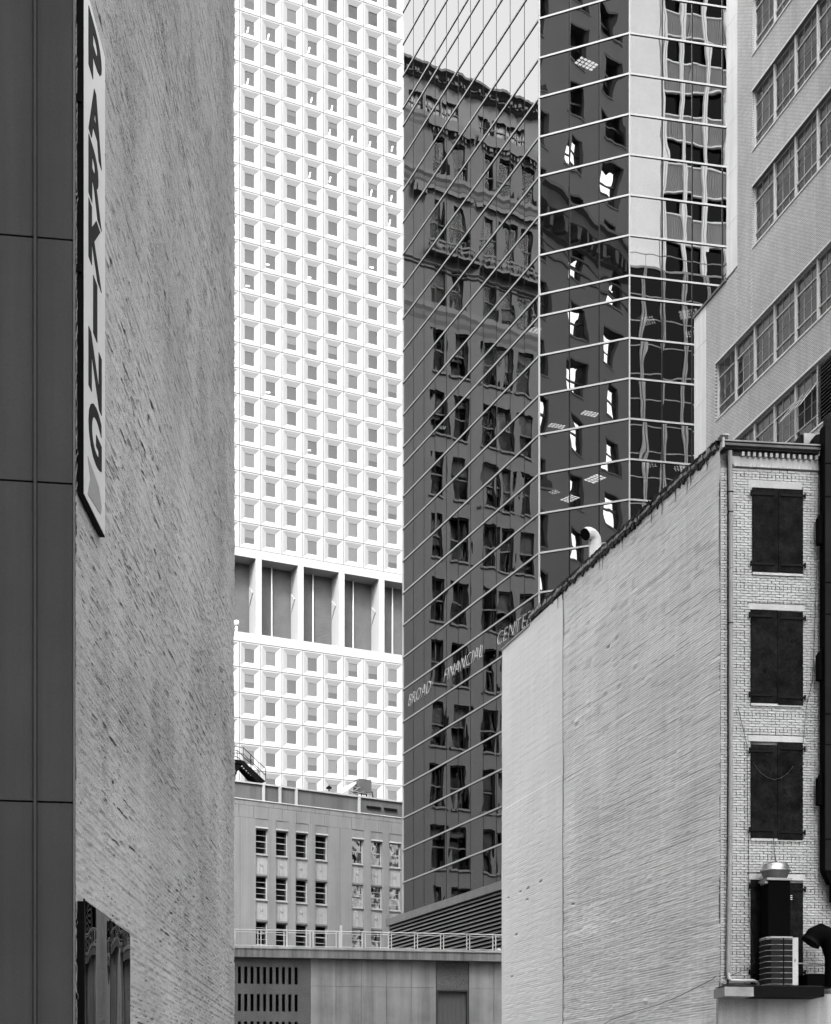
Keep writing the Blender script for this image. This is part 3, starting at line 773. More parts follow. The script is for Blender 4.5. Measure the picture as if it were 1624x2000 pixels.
# ------------------------------------------------------------------ H. glass building
GL = Frame(1054, 80, -380); GM = Frame(1054, 80, -6400); Y2 = GM.dist(1230)
GR = Frame(1230, Y2, 15409)
t = thing('glass_office_building', 'faceted mirror glass office building with thin aluminium transoms', 'office building', GL)
TG = t
z_at = lambda y: EYE + (YH - y) / F * 80
P_ = 77.1; zl = []
y = 618.0
while y < 2120: zl.append(z_at(y)); y += P_
y = 576.0
for k in range(11): zl.append(z_at(y)); y -= P_
y = 576 - 10 * P_ - 42
for k in range(6): zl.append(z_at(y)); y -= P_
zl = sorted(zl); zl = [z for z in zl if z > 2]
ztopG = zl[-1]; zbotG = zl[0]
uw = GL.u(788) 
p0 = Vector((0, 0)); 
def toGL(fr, u, v): q = GL.M.inverted() @ (fr.M @ Vector((u, v, 0))); return (q.x, q.y)
uR3 = GR.u(1520)
inset = .9
MB().prism([(uw - .0, 4.0), toGL(GM, 1.5, 4.0), toGL(GR, .8, 4.0), toGL(GR, uR3, 4.0), toGL(GR, uR3, 14), (uw + 2, 16), (uw, 16)], 0, ztopG).build('core', M_ROOM, t, GL)
faces = [('L', GL, [uw * (11 - i) / 11 for i in range(12)], M_GLS),
         ('M', GM, [GM.u(1054), GM.u(1113), GM.u(1171), GM.u(1230)], M_GLM),
         ('R', GR, [GR.u(1230), GR.u(1294), GR.u(1352.5), GR.u(1411.7), GR.u(1470), GR.u(1520)], M_GLR)]
npane = 0; extra = {}
pane_cache = {}
def project_y(fr, u, z):
    q = fr.M @ Vector((u, 0, z)); return YH - (q.z - EYE) / q.y * F
for nm, fr, us_, gm in faces:
    ex = MB()
    for a, b in zip(us_[:-1], us_[1:]):
        for za, zc in zip(zl[:-1], zl[1:]):
            mid = (a + b) / 2; yp = project_y(fr, mid, (za + zc) / 2); q = fr.M @ Vector((mid, 0, 0)); xp = CX + q.x / q.y * F
            vis = -40 < yp < 1760 and xp < 1425
            if nm == 'L' and xp > 985 and yp > 1290: vis = False
            if nm != 'L' and yp > 1260 - (xp - 1000) * .95 + 60: vis = False
            key = (nm, round(b - a, 3), round(zc - za, 3))
            if vis and npane < 420:
                if key not in pane_cache:
                    m = MB(); m.poly([(.012, 0, .012), (b - a - .012, 0, .012), (b - a - .012, 0, zc - za - .012), (.012, 0, zc - za - .012)])
                    pane_cache[key] = m.mesh('glass_pane', gm)
                if nm == 'L' and yp < 60: ex.poly([(a + .012, 0, za + .012), (b - .012, 0, za + .012), (b - .012, 0, zc - .012), (a + .012, 0, zc - .012)]); continue
                npane += 1
                link('glass_pane', pane_cache[key], t, fr, loc=(a, 0, za))
            else:
                ex.poly([(a + .012, 0, za + .012), (b - .012, 0, za + .012), (b - .012, 0, zc - .012), (a + .012, 0, zc - .012)])
    ex.build('glass_panes_beyond', gm, t, fr, kind='stuff')
    # transoms
    for z in zl:
        MB().box(us_[0] + (.0 if nm == 'L' else .012), us_[-1] - (.012 if nm != 'R' else 0), -.045, .03, z - .045, z + .045).build('transom', M_ALU, t, fr)
    sh = MB()  # dark strips standing in for the shadow gap below each transom
    for z in zl: sh.box(us_[0] + .01, us_[-1] - .01, -.02, .03, z - .075, z - .047)
    sh.build('transom_shadow_gap', M_MULD, t, fr, kind='stuff')
    for u in us_[1:-1]:
        wdt = .014 if nm == 'L' else .03
        MB().box(u - wdt, u + wdt, -.012 if nm == 'L' else -.03, .02, zbotG, ztopG).build('mullion', M_MULD, t, fr)
    MB().poly
print('glass panes', npane)
MB().box(-.03, .03, -.05, .05, zbotG, ztopG).build('corner_mullion', M_ALU, t, GL)
MB().box(-.03, .03, -.05, .05, zbotG, ztopG).build('corner_mullion', M_ALU, t, GR)
MB().box(uw - .05, uw + .0, -.05, .05, zbotG, ztopG).build('end_mullion', M_ALU, t, GL)
MB().box(uw - .03, uw, .06, 4.0, 0, ztopG).build('end_wall', M_MULD, t, GL)
# ceiling lights seen through the glass
def ceiling_light(fr, x, y, w_, d_, rot, vd=1.3):
    u = fr.u(x, vd); z = fr.z(x, y, vd)
    m = MB(); nx = 5; ny = 3
    for i in range(nx):
        for j in range(ny):
            a = -w_ / 2 + w_ * i / nx; b = -d_ / 2 + d_ * j / ny
            m.poly([(a + .03, b + .03, 0), (a + w_ / nx - .03, b + .03, 0), (a + w_ / nx - .03, b + d_ / ny - .03, 0), (a + .03, b + d_ / ny - .03, 0)])
    M = fr.M @ Matrix.Translation((u, vd, z)) @ Matrix.Rotation(-rot, 4, 'Z')
    link('ceiling_light', m.mesh('ceiling_light', emit_mat('ceiling_light_glow', .9) if 'ceiling_light_glow' not in bpy.data.materials else bpy.data.materials['ceiling_light_glow']), TG, M)
for (fr, x, y, w_, d_, rot) in ((GM, 1146, 124, 1.2, .65, -.95), (GM, 1153, 808, .95, .55, -.8), (GM, 1088, 832, .9, .5, -.75), (GM, 1163, 935, 1.0, .8, .5), (GM, 1083, 961, .5, .5, .3), (GM, 1114, 974, .9, .7, .5),
                               (GR, 1268, 626, .6, .9, .6), (GR, 1346, 613, 1.0, .9, .5), (GR, 1352, 652, .7, .7, .5), (GR, 1270, 908, .7, .7, .5), (GR, 1330, 914, .7, .7, .5), (GL, 1046, 645, .6, .6, 0), (GL, 864, 835, .5, .5, 0), (GR, 1250, 623, .35, .45, .1)):
    ceiling_light(fr, x, y, w_, d_, rot)
# lettering
s = thing('building_lettering', 'slim slanted metal letters BROAD FINANCIAL CENTER on the mirror glass facade', 'lettering', GL)
vL = -.05; zB = GL.z(869, 1332, vL); cap = .70; shear = .34
for word, xa, xb in (('BROAD', 799, 841), ('FINANCIAL', 868.5, 943), ('CENTER', 972, 1039)):
    ua, ub = GL.u(xa, vL), GL.u(xb, vL)
    ms = [text_mesh(c, M_SIGNL, depth=.02, offset=-.024) for c in word]
    hh = max(b - a for _, _, a, b in ms); gap = .20
    tot = sum(w_ for _, w_, _, _ in ms) + gap * (len(ms) - 1)
    k = (ub - ua - 0) / tot; kz = cap / ms[0][3] if ms[0][3] else cap / hh; u = ua
    for me, w_, a, b in ms:
        def fx(co, k=k, kz=kz):
            z = co[:, 2] * kz; co[:, 0] = co[:, 0] * k + z * shear - .1; co[:, 2] = z; return co
        warp(me, fx)
        link('letter', me, s, GL, loc=(u, vL, zB)); u += (w_ + gap) * k

# ------------------------------------------------------------------ G. louvred screen
FS = Frame(979, 81.0, -400)
t = thing('louvred_screen', 'dark sloping metal louvre screen in front of the mirror glass building', 'louvre screen', FS)
ua, ub = FS.u(761), 1.8
zT = FS.z(979, 1724); zb_ = FS.z(979, 1740.5)
MB().box(ua, ub, -.25, 0, zb_, zT).build('cap_panel', M_SLAT, t, FS)
z = zb_ - .06; k = 0
while z > zb_ - 5:
    MB().extr_yz([(-.20, z - .15), (-.17, z - .15), (-.02, z), (-.05, z)], ua + .02 * (k % 2), ub).build('slat', M_SLAT, t, FS); z -= .222; k += 1
MB().box(ua + .05, ub, .0, .06, 0, zb_).build('backing', M_BLACK, t, FS)
MB().box(ua, ub, .0, 1.0, zT - .05, zT).build('top', M_SLAT, t, FS)

# ------------------------------------------------------------------ J. right painted brick building
RF = Frame(1408, 40, 26000); RS = Frame(1408, 40, -30)
t = thing('painted_brick_building', 'white painted brick building with iron shutters and a long blank side wall', 'building', RF)
TR = t
zroof = RF.z(1408, 863)
uend = RS.u(982); Wf = 3.4
q = RF.M.inverted() @ RS.M @ Vector((uend, 0, 0))
MB().prism([(.07, .14), (Wf, .14), (Wf + q.x * 1.0 + 1.0, q.y), (q.x + .12, q.y - .02)], 0, zroof - .45).build('body', M_MORT, t, RF)
MB().prism([(.10, .02), (Wf, .02), (Wf + q.x + 1.0, q.y), (q.x + .12, q.y - .02)], zroof - .44, zroof - .36).build('roof', M_TILE, t, RF)
xs_seam = RS.u(1101)
def right_disp(U, Z):
    P = .0693; course = np.floor(Z / P); ph = (Z / P) % 1.0
    r = np.random.RandomState(8).rand(4096); ci = course.astype(int)
    bi = np.floor(U / .2 + (ci % 2) * .5).astype(int)
    smooth = np.where(U < xs_seam, .35, 1.0)
    base = ((r[(ci * 7) % 4096] - .5) * .008 + (r[(bi * 13 + ci * 101) % 4096] - .5) * .008)
    groove = np.where(np.abs(ph - .5) > .33, .010, 0)
    slot = vnoise(U, course * 5.0, .7, 1.0, 31); reg = vnoise(U, Z, 3.5, 2.0, 32)
    zf = np.clip((16 - Z) / 10, .15, 1)
    gs = np.where((np.abs(ph - .5) > .33) & (slot > .86 - .22 * reg * zf), .022, 0)
    bump = -(vnoise(U, Z, .22, .08, 33) - .5) * .018 * zf - (vnoise(U, Z, .12, .05, 34) - .5) * .014 * zf - (vnoise(U, Z, 3.0, 1.2, 35) - .5) * .05
    seam = np.where((U < xs_seam) , -.02, 0) + np.where((U < RS.u(1271)) & (Z < 13), -.010, 0)
    for (x, y) in ((1150, 1373), (1127, 1410), (1182, 1350), (1210, 1335), (1241, 1298), (1268, 1325), (1268, 1716), (1266, 1790), (1262, 1955), (1205, 1240), (1330, 1400), (1345, 1620)):
        uu, zz_ = RS.u(x), RS.z(x, y)
        k_ = .3 + .7 * (((x * 37 + y * 11) % 10) / 10)
        seam = seam - .045 * k_ * np.exp(-((U - uu) / .13) ** 2 - ((Z - zz_) / .06) ** 2) + .035 * k_ * np.exp(-((U - uu) / .10) ** 2 - ((Z - zz_ + .13) / .05) ** 2)
    for (x, y) in ((995, 1754), (1019, 1742), (1034, 1735), (1002, 1908), (1011, 1826), (1058, 1722), (1032, 1757), (1120, 1766), (1188, 1264)):
        uu, zz_ = RS.u(x), RS.z(x, y)
        seam = seam + .22 * (((U - uu) / .09) ** 2 + ((Z - zz_) / .035) ** 2 < 1.2)
    edge = np.clip((U + .25) / .25, 0, 1) * .03
    return (base + groove + gs + bump) * smooth + seam
q_lo = 2.0
ztop_s = zroof - .02
for nm, ua, ub, m in (('side_wall_newer_coat', uend, xs_seam - .01, M_RWALL2), ('side_wall', xs_seam + .01, 0, M_RWALL)):
    ztop_s = zroof - .05
    usx = np.concatenate([np.arange(ua, ub - .05, .10), [ub]]); zs = np.arange(0, ztop_s - (.18 if nm != 'side_wall' else 0), .0231)
    zl_ = zroof - .30
    if nm == 'side_wall':
        link(nm, grid_mesh(nm, usx, zs, right_disp, m), t, RS)
    else:
        link(nm, grid_mesh(nm, usx, zs[zs < zl_], right_disp, m), t, RS)
        u2 = usx[usx > RS.u(1036)]; link('side_wall_top_course', grid_mesh(nm, u2, zs[zs > zl_ - .03], right_disp, m), t, RS)
MB().box(xs_seam - .012, xs_seam + .012, -.015, .05, 0, zroof - .1).build('seam', mat('seam_dark', .2, .9), t, RS)
# ragged tar and flashing along the top of the side wall
def ragged(name, m, seed, dv, zt, zb2, jag, ua, ub, n):
    r = random.Random(seed); top = []; bot = []
    for i in range(n + 1):
        u = ua + (ub - ua) * i / n
        top.append((u, zt + r.uniform(-jag, jag) * .35)); d = zb2 - abs(r.gauss(0, jag))
        bot.append((u, d))
    mb = MB()
    for i in range(n):
        (u0, a), (u1, b) = top[i], top[i + 1]; (_, c), (_, d) = bot[i], bot[i + 1]
        o1 = dv + r.uniform(-.02, .02)
        mb.poly([(u0, o1, c), (u1, o1, d), (u1, o1 - .02, b), (u0, o1 - .02, a)])
        mb.poly([(u0, o1 - .02, a), (u1, o1 - .02, b), (u1, .4, b), (u0, .4, a)])
        mb.poly([(u0, o1, c), (u0, .1, c), (u1, .1, d), (u1, o1, d)])
    return mb.build(name, m, t, RS)
ragged('tar_edge', M_TAR, 4, -.06, zroof - .03, zroof - .16, .05, RS.u(1036), 0, 170)
ragged('flashing', M_FLASH, 6, -.10, zroof + .0, zroof - .08, .035, RS.u(1036), -.1, 60)
ragged('flashing', M_TAR, 9, -.13, zroof + .02, zroof - .02, .025, RS.u(1030), 0, 120)
MB().box(uend, RS.u(1036), -.06, .3, zroof - .33, zroof - .28).build('metal_coping', M_FLASH, t, RS)
for xx in (1275, 1296, 1173, 1180, 1218, 1092, 1101, 1322, 1345, 1352, 1384):
    u = RS.u(xx); MB().tube([(u, -.05, zroof - .15), (u + .03, -.045, zroof - .35), (u - .02, -.03, zroof - .45 - .2 * rnd.random())], [.02, .012, .006], 5).build('tar_drip', M_TAR, t, RS)
s = tag(MB().tube([(RS.u(1286) + .12 * math.cos(a) - .1, -.16 + .05 * math.sin(2 * a), zroof - .08 + .13 * math.sin(a)) for a in [i * .5 for i in range(26)]], .018, 5).build('cable_coil', M_BLACK, None, RS), 'tangled coil of black cable hanging on the roof edge', 'cable')
# ------- front: individual bricks
P = 5.2 * 40 / F; BL = 16.1 * 40 / F - .002; g0 = .006
sh_rects = []
def R(x, y): return RF.u(x), RF.z(x, y)
shut = [((1470, 1568), 953, 1117, 953, 1117), ((1467, 1568), 1191, 1373, 1193, 1376), ((1467, 1567.6), 1455, 1637, 1448.5, 1640), ((1467, 1568), 1719, 1922, 1724, 1922)]
holes = []
for (xa, xb), yt, yb, yt2, yb2 in shut:
    holes.append((RF.u(xa), RF.u(xb), RF.z(1467, yb), RF.z(1467, min(yt, yt2))))
z_led = RF.z(1408, 1925); zc_top = RF.z(1413, 878)
MB().box(.0, Wf, .05, .14, 0, zroof - .3).build('mortar', M_MORT, t, RF)
protos = []
for L in (BL, BL / 2 - .004):
    for k in range(4):
        m = MB(); r = random.Random(k + int(L * 1000)); e = .004
        x0, x1, z0, z1 = g0, L - g0 * .2, g0 * .6, P - g0 * .6
        j = lambda a: r.uniform(-a, a)
        f = [(x0 + e + j(.004), -.0, z0 + e + j(.003)), (x1 - e + j(.004), 0, z0 + e + j(.003)), (x1 - e + j(.004), 0, z1 - e + j(.003)), (x0 + e + j(.004), 0, z1 - e + j(.003))]
        b = [(x0, .05, z0), (x1, .05, z0), (x1, .05, z1), (x0, .05, z1)]
        m.poly(f)
        for i in range(4): jx_ = (i + 1) % 4; m.poly([b[i], b[jx_], f[jx_], f[i]])
        protos.append(m)
pm = [p.mesh('brick', M_BRK) for p in protos]
nb_ = 0; rest = MB(); prio = []; r = random.Random(3)
z = z_led + .05; row = 0
allb = []
while z < zc_top - .5:
    x = -.0 if row % 2 == 0 else -(BL / 2)
    header = (row % 6 == 5)
    while x < Wf - .3:
        L = BL if not header else BL / 2 - .0
        xx0, xx1 = max(x, 0), min(x + L, Wf)
        blocked = any(xx1 > h[0] + .01 and xx0 < h[1] - .01 and z + P > h[2] and z < h[3] + .02 for h in holes)
        if x >= -.001 and not blocked: allb.append((x, z, 1 if header else 0))
        elif not blocked and x < 0: allb.append((0, z, 1))
        elif blocked:
            h = [h for h in holes if z + P > h[2] and z < h[3] + .02][0]
            if x < h[0] - .04 and x >= 0: allb.append((x, z, 2 + min(h[0] - .004 - x, L)))
            elif x + L > h[1] + .04: allb.append((h[1] + .004, z, 2 + (x + L - h[1] - .004)))
        x += L
    z += P; row += 1
def nearest(b):
    # the joints show most beneath the shutters and at the right edge; those become single bricks
    x, z, k = b
    sc = 0
    for h in holes: 
        if h[0] - .1 < x < h[1] and h[2] - .75 < z < h[2]: sc = -1
    return (sc, -x)
order = sorted(allb, key=nearest)
for idx, (x, z, k) in enumerate(order):
    v = r.uniform(-.004, .006)
    if k in (0, 1) and nb_ < 296:
        link('brick', pm[(0 if k == 0 else 4) + r.randrange(4)], t, RF, loc=(x, v, z)); nb_ += 1
    else:
        L = BL if k == 0 else (BL / 2 - .004 if k == 1 else k - 2)
        p = protos[(0 if k == 0 else 4) + r.randrange(4)]; pl = BL if k == 0 else (BL / 2 - .004)
        sc = L / pl
        rest.raw([(a * sc + x, b + v, c + z) for a, b, c in p.v], p.f)
rest.build('bricks_beyond', M_BRK, t, RF, kind='stuff')
# lower stucco wall under the ledge
MB().box(-.07, .95, -.04, .14, 0, z_led - .2).build('stucco_panel', M_STUC, t, RF)
MB().box(.96, Wf, -.03, .14, 0, z_led - .2).build('lower_wall', M_STUC, t, RF)
# cornice: corbelled headers, dentils, gutter
def at(x, y): return RF.u(x), RF.z(x, y)
z_c1 = RF.z(1433, 911.5)
MB().box(.30, Wf, -.02, .14, z_c1 + .06, zc_top - .05).build('frieze', M_BRK, t, RF)
x = RF.u(1432.5)
while x < Wf - .1:
    MB().box(x + .004, x + .098, -.06, .06, z_c1, z_c1 + .062).build('corbel_brick', M_BRK, t, RF); x += 7.6 * 40 / F
for i in range(14):
    u = RF.u(1449.6 + 11.03 * i); zz = RF.z(1449.6, 893.5)
    MB().box(u - .034, u + .034, -.12, .0, zz, zz + .105).build('dentil', M_BRK, t, RF)
MB().box(.3, Wf, -.03, .0, zc_top - .16, zc_top - .04).build('dentil_painted_shadow', M_TAR, t, RF)  # tar-black strip put in for the shade between the dentils
zg = RF.z(1413, 877.6)
gp = [(-.02, zg), (-.24, zg + .02), (-.25, zg + .06), (-.20, zg + .075), (-.20, zg + .10), (-.26, zg + .115), (-.26, zg + .15), (-.02, zg + .15)]
MB().extr_yz(gp, .04, 2.62).build('gutter', M_GUT, t, RF)
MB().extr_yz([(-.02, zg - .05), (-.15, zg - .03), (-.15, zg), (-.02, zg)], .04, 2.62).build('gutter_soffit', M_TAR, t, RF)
MB().extr_xz([(-.03, zg - .06), (.035, zg - .02), (.035, zg + .2), (-.01, zg + .22)], -.24, .0).build('gutter_end', M_FLASH, t, RF)
MB().box(-.04, .16, -.14, .12, zroof - .02, zroof + .13).build('corner_cap', M_TAR, t, RF)
MB().box(.02, .20, -.10, .10, zroof + .135, zroof + .19).build('cap_flashing', M_FLASH, t, RF)
# downpipe
pv = -.10
pts = [(RF.u(1426.5, pv), pv, RF.z(1427, 884)), (RF.u(1427.5, pv), pv, RF.z(1427, 940)), (RF.u(1428.5, pv), pv, RF.z(1428, 1000)), (RF.u(1428.5, pv), pv, RF.z(1428, 1500)), (RF.u(1427, pv), pv, RF.z(1427, 1650)),
       (RF.u(1424, pv), pv, RF.z(1424, 1850)), (RF.u(1423, pv), pv, RF.z(1423, 1900)), (RF.u(1424, pv), pv, RF.z(1424, 1912)), (RF.u(1429, pv), pv, RF.z(1429, 1916)), (RF.u(1470, pv), pv, RF.z(1470, 1916.5)), (RF.u(1479, pv), pv, RF.z(1479, 1919)), (RF.u(1484, pv), pv, RF.z(1484, 1928))]
dpipe = MB().tube(pts[:7], .060, 10).build('downpipe', M_PIPE, t, RF)
MB().tube(pts[6:], .045, 10).build('drain_elbow', mat('pale_pipe', .45, .5, var=.15), t, RF)
for yb in (962, 1001, 1110, 1218, 1460, 1560, 1634, 1690, 1778):
    xx = 1428 if yb < 1600 else 1426; u = RF.u(xx, pv); zz = RF.z(xx, yb, pv)
    MB().lathe([(.062, zz), (.071, zz), (.071, zz + .022), (.062, zz + .022)], u, pv, 14).build('pipe_bracket', M_SHUTB if yb in (962, 1001, 1218) else M_PIPE, dpipe, RF)
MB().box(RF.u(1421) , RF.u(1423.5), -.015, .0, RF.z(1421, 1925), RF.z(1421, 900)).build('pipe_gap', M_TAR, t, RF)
# shutters
for si, ((xa, xb), yt, yb, yt2, yb2) in enumerate(shut):
    ua, ub = RF.u(xa), RF.u(xb); um = RF.u((xa + xb) / 2 + 1)
    sh = MB().box(ua - .01, ub + .01, .02, .06, RF.z(xa, yb), RF.z(xa, yt)).build('window_opening', M_MORT, t, RF)
    for (a, b, y1, y2, dirn) in ((ua, um - .006, yt, yb, -1), (um + .006, ub, yt2, yb2, 1)):
        z1, z2 = RF.z(xa, y1), RF.z(xa, y2)
        lf = MB().box(a, b, -.05, -.015, z2, z1).build('shutter', M_SHUT, t, RF)
        for zz in (z1 - .17, z2 + (.2 if si != 3 else .3)):
            if dirn < 0: MB().box(a - .05, b - .12, -.075, -.051, zz - .028, zz + .028).build('strap_hinge', M_SHUTB, lf, RF); px_ = a - .05
            else: MB().box(a + .06, b + .05, -.075, -.051, zz - .028, zz + .028).build('strap_hinge', M_SHUTB, lf, RF); px_ = b + .05
            MB().tube([(px_, -.07, zz - .07), (px_, -.07, zz + .07)], .025, 6).build('pintle', M_SHUTB, lf, RF)
    z2 = RF.z(xa, yb)
    if si < 3: MB().box(ua, ub, -.04, .02, z2 - .075, z2 - .012).build('sill', M_BRK, t, RF)
    if si in (1, 2, 3):
        zz = RF.z(xa, min(yt, yt2)); hh = .17
        MB().box(ua - .07, ub + .07, -.012, .05, zz + .01, zz + hh).build('lintel_render', M_BRK, t, RF)
        MB().box(ua - .09, ub + .09, -.014, .03, zz + hh, zz + hh + .018).build('lintel_crack', M_TAR, t, RF)
ua, ub = RF.u(1462), RF.u(1567); zz = RF.z(1467, 953)
MB().box(ua, ub, -.010, .05, zz + .005, zz + .19).build('lintel_render', M_BRK, t, RF)
for k in range(3):
    MB().box(RF.u(1532, -.06), RF.u(1548, -.06), -.075, -.052, RF.z(1532, 1751 + 3.5 * k), RF.z(1532, 1749.6 + 3.5 * k)).build('vent_blade', M_WHITEM, t, RF)
# roof-level ledge carrying the equipment
vl = -.95
s = thing('equipment_ledge', 'dark sheet metal ledge carrying the air conditioner, pale at its left end', 'ledge', RF)
ua, um_, ub = RF.u(1396, -.1), RF.u(1473, vl), RF.u(1611, vl)
za, zc = RF.z(1408, 1946, vl), RF.z(1408, 1927.5, vl)
MB().box(ua, um_, vl, .0 - .045, za, zc).build('pale_flashing', M_LEDL, s, RF)
MB().box(um_ + .003, ub, vl, -.045, za + .01, zc + .03).build('dark_fascia', M_BLACK, s, RF)
MB().box(ua + .03, ub - .03, vl + .03, -.05, zc + .03, zc + .045).build('deck', M_TAR, s, RF)
zdeck = zc + .045
# air conditioner
va = -.88
s = thing('air_conditioner', 'round-cornered outdoor air conditioner with wire grille on the ledge', 'air conditioner', RF)
ua, uc_, ub = RF.u(1487, va + .5), RF.u(1549, va), RF.u(1560, va); zt = RF.z(1520, 1832, va); zb_ = zdeck + .02
foot = [(ua, va + .12), (ua + .10, va + .02), (ua + .5, va - .01), (uc_, va), (uc_, va + .7), (ua + .06, va + .7), (ua, va + .6)]
MB().prism(foot, zb_, zt).build('casing', M_ACG, s, RF)
n = 8
for i in range(n + 1):
    zz = zb_ + .02 + (zt - zb_ - .05) * i / n
    pts = [(p[0] + (-.006 if p[0] < uc_ - .1 else 0), p[1] - .012, zz) for p in [(ua - .01, va + .6), (ua - .01, va + .3), (ua - .004, va + .12), (ua + .10, va + .02), (ua + .5, va - .012), (uc_, va)]]
    MB().tube(pts, .006, 5).build('grille_wire', M_ACL, s, RF)
vm = MB()
for i in range(40):
    x = ua + .1 + (uc_ - ua - .1) * i / 40; vm.box(x, x + .003, va - .014, va - .010, zb_, zt)
vm.build('grille_mesh', mat('grille_wire_dark', .015, .5), s, RF, kind='stuff')
MB().box(ua + .40, ua + .43, va - .03, va - .016, zb_, zt).build('grille_post', M_BLACK, s, RF)
MB().box(uc_, ub, va, va + .7, zb_, zt + .01).build('side_panel', M_ACL, s, RF)
MB().prism([(p[0], p[1]) for p in foot], zt, zt + .035).build('lid', M_ACL, s, RF)
MB().box(RF.u(1526, va), RF.u(1544, va), va + .1, va + .35, zt + .035, zt + .13).build('junction_box', M_ACL, s, RF)
for i in range(7): MB().box(ub - .02, ub - .012, va - .004, va, zb_ + .05 + i * .16, zb_ + .058 + i * .16).build('screw', M_BLACK, s, RF)
me, w_, a, b = text_mesh('8', M_BLACK, depth=.003, name='badge')
def fx(co):
    co[:, 0] *= .075; co[:, 2] *= .11; return co
warp(me, fx); link('badge', me, s, RF, loc=((uc_ + ub) / 2 - .03, va - .004, RF.z(1554, 1879, va)))
# roof fan on a black duct
s = thing('exhaust_fan', 'spun metal mushroom exhaust fan above the air conditioner on a black duct', 'exhaust fan', RF)
vf = -.50; uc2 = RF.u(1515.5, vf); zz = lambda y: RF.z(1515, y, vf)
MB().lathe([(0, zz(1681)), (.03, zz(1681.5)), (.05, zz(1684)), (.16, zz(1686)), (.31, zz(1688)), (.335, zz(1691)), (.36, zz(1699)), (.385, zz(1701)), (.40, zz(1702.5)), (.39, zz(1703.5)), (.34, zz(1704))], uc2, vf, 32).build('dome', M_FAN, s, RF)
MB().lathe([(.375, zz(1704)), (.35, zz(1706)), (.29, zz(1717)), (.27, zz(1718)), (0, zz(1718))], uc2, vf, 32).build('bowl', M_FANB, s, RF)
MB().box(uc2 - .34, uc2 + .33, vf - .33, vf + .33, zz(1723), zz(1718.5)).build('curb_flange', M_LEDL, s, RF)
MB().box(uc2 - .29, uc2 + .29, vf - .29, vf + .29, zdeck, zz(1723) - .002).build('duct', M_DUCT, s, RF)
MB().box(uc2 - .37, uc2 - .27, vf - .25, vf + .1, zz(1729), zz(1724)).build('flange_lip', M_LEDL, s, RF)
# tall black duct at the right edge
vd_ = -.46
s = thing('black_exhaust_duct', 'tall black exhaust duct rising along the right edge of the picture', 'duct', RF)
ua = RF.u(1613, vd_); ua2 = RF.u(1605, -.15)
zz = lambda y: RF.z(1610, y, vd_)
MB().box(ua, ua + .9, vd_, -.12, zz(1700), zz(826)).build('riser', M_DUCTG, s, RF)
MB().box(ua - .02, ua - .001, vd_ + .01, -.12, zz(1698), zz(830)).build('riser_side', M_DUCT, s, RF)
MB().tube([(ua + .18, -.29, zz(826) - .1), (ua + .18, -.29, zz(826) + .1), (ua + .3, -.29, zz(826) + .22), (ua + .9, -.29, zz(826) + .26)], .17, 16).build('top_elbow', M_DUCTG, s, RF)
for (y0, y1, sl) in ((1000, 1058, 1), (1268, 1325, 1), (1512, 1570, 1)):
    MB().extr_xz([(ua - .021, zz(y0 - 6)), (ua - .14, zz(y0 + 6)), (ua - .14, zz(y1)), (ua - .021, zz(y1))], vd_ + .12, -.15).build('access_box', M_DUCT, s, RF)
MB().extr_xz([(ua - .02, zz(1697.5)), (ua - .02, zz(1700)), (ua + .16, zz(1726)), (ua + .9, zz(1726)), (ua + .9, zz(1697.5))], vd_ + .02, -.14).build('transition', M_DUCT, s, RF)
MB().box(ua + .22, ua + .9, vd_ + .04, -.16, zz(1760), zz(1726)).build('lower_riser', M_DUCT, s, RF)
for y_ in (905, 970, 1138, 1200, 1395, 1455, 1640): MB().box(ua - .004, ua + .9, vd_ - .012, vd_, zz(y_), zz(y_) + .02).build('duct_seam', M_DUCT, s, RF)
# hooded elbow and pipe box bottom right
s = thing('hooded_vent_elbow', 'black hooded vent elbow pointing left at the lower right corner', 'vent hood', RF)
vh = -.8
hp = lambda x, y: (RF.u(x, vh), vh, RF.z(x, y, vh))
pts = [hp(1586, 1838), hp(1592, 1829), hp(1603, 1824), hp(1616, 1830), hp(1624, 1846), hp(1627, 1870), hp(1627, 1925)]
MB().tube(pts, [.24, .25, .27, .27, .25, .20, .20], 16).build('elbow', M_DUCT, s, RF)
MB().tube([hp(1583.5, 1842), hp(1587, 1837)], .262, 16).build('rim', M_BLACK, s, RF)
MB().tube([hp(1610, 1850), hp(1627, 1846)], .012, 5).build('band', M_LEDL, s, RF)
tag(MB().box(RF.u(1578, vh), RF.u(1640, vh), vh, -.1, zdeck, RF.z(1590, 1903, vh)).build('duct_box', M_DUCT, None, RF), 'low black box on the ledge beneath the hooded vent', 'duct box')
tag(MB().tube([(RF.u(1560, -.4), -.4, RF.z(1560, 1882, -.4)), (RF.u(1613, -.4), -.4, RF.z(1613, 1885.5, -.4))], .018, 6).build('conduit', M_LTRIM, None, RF), 'thin horizontal conduit right of the air conditioner', 'conduit')
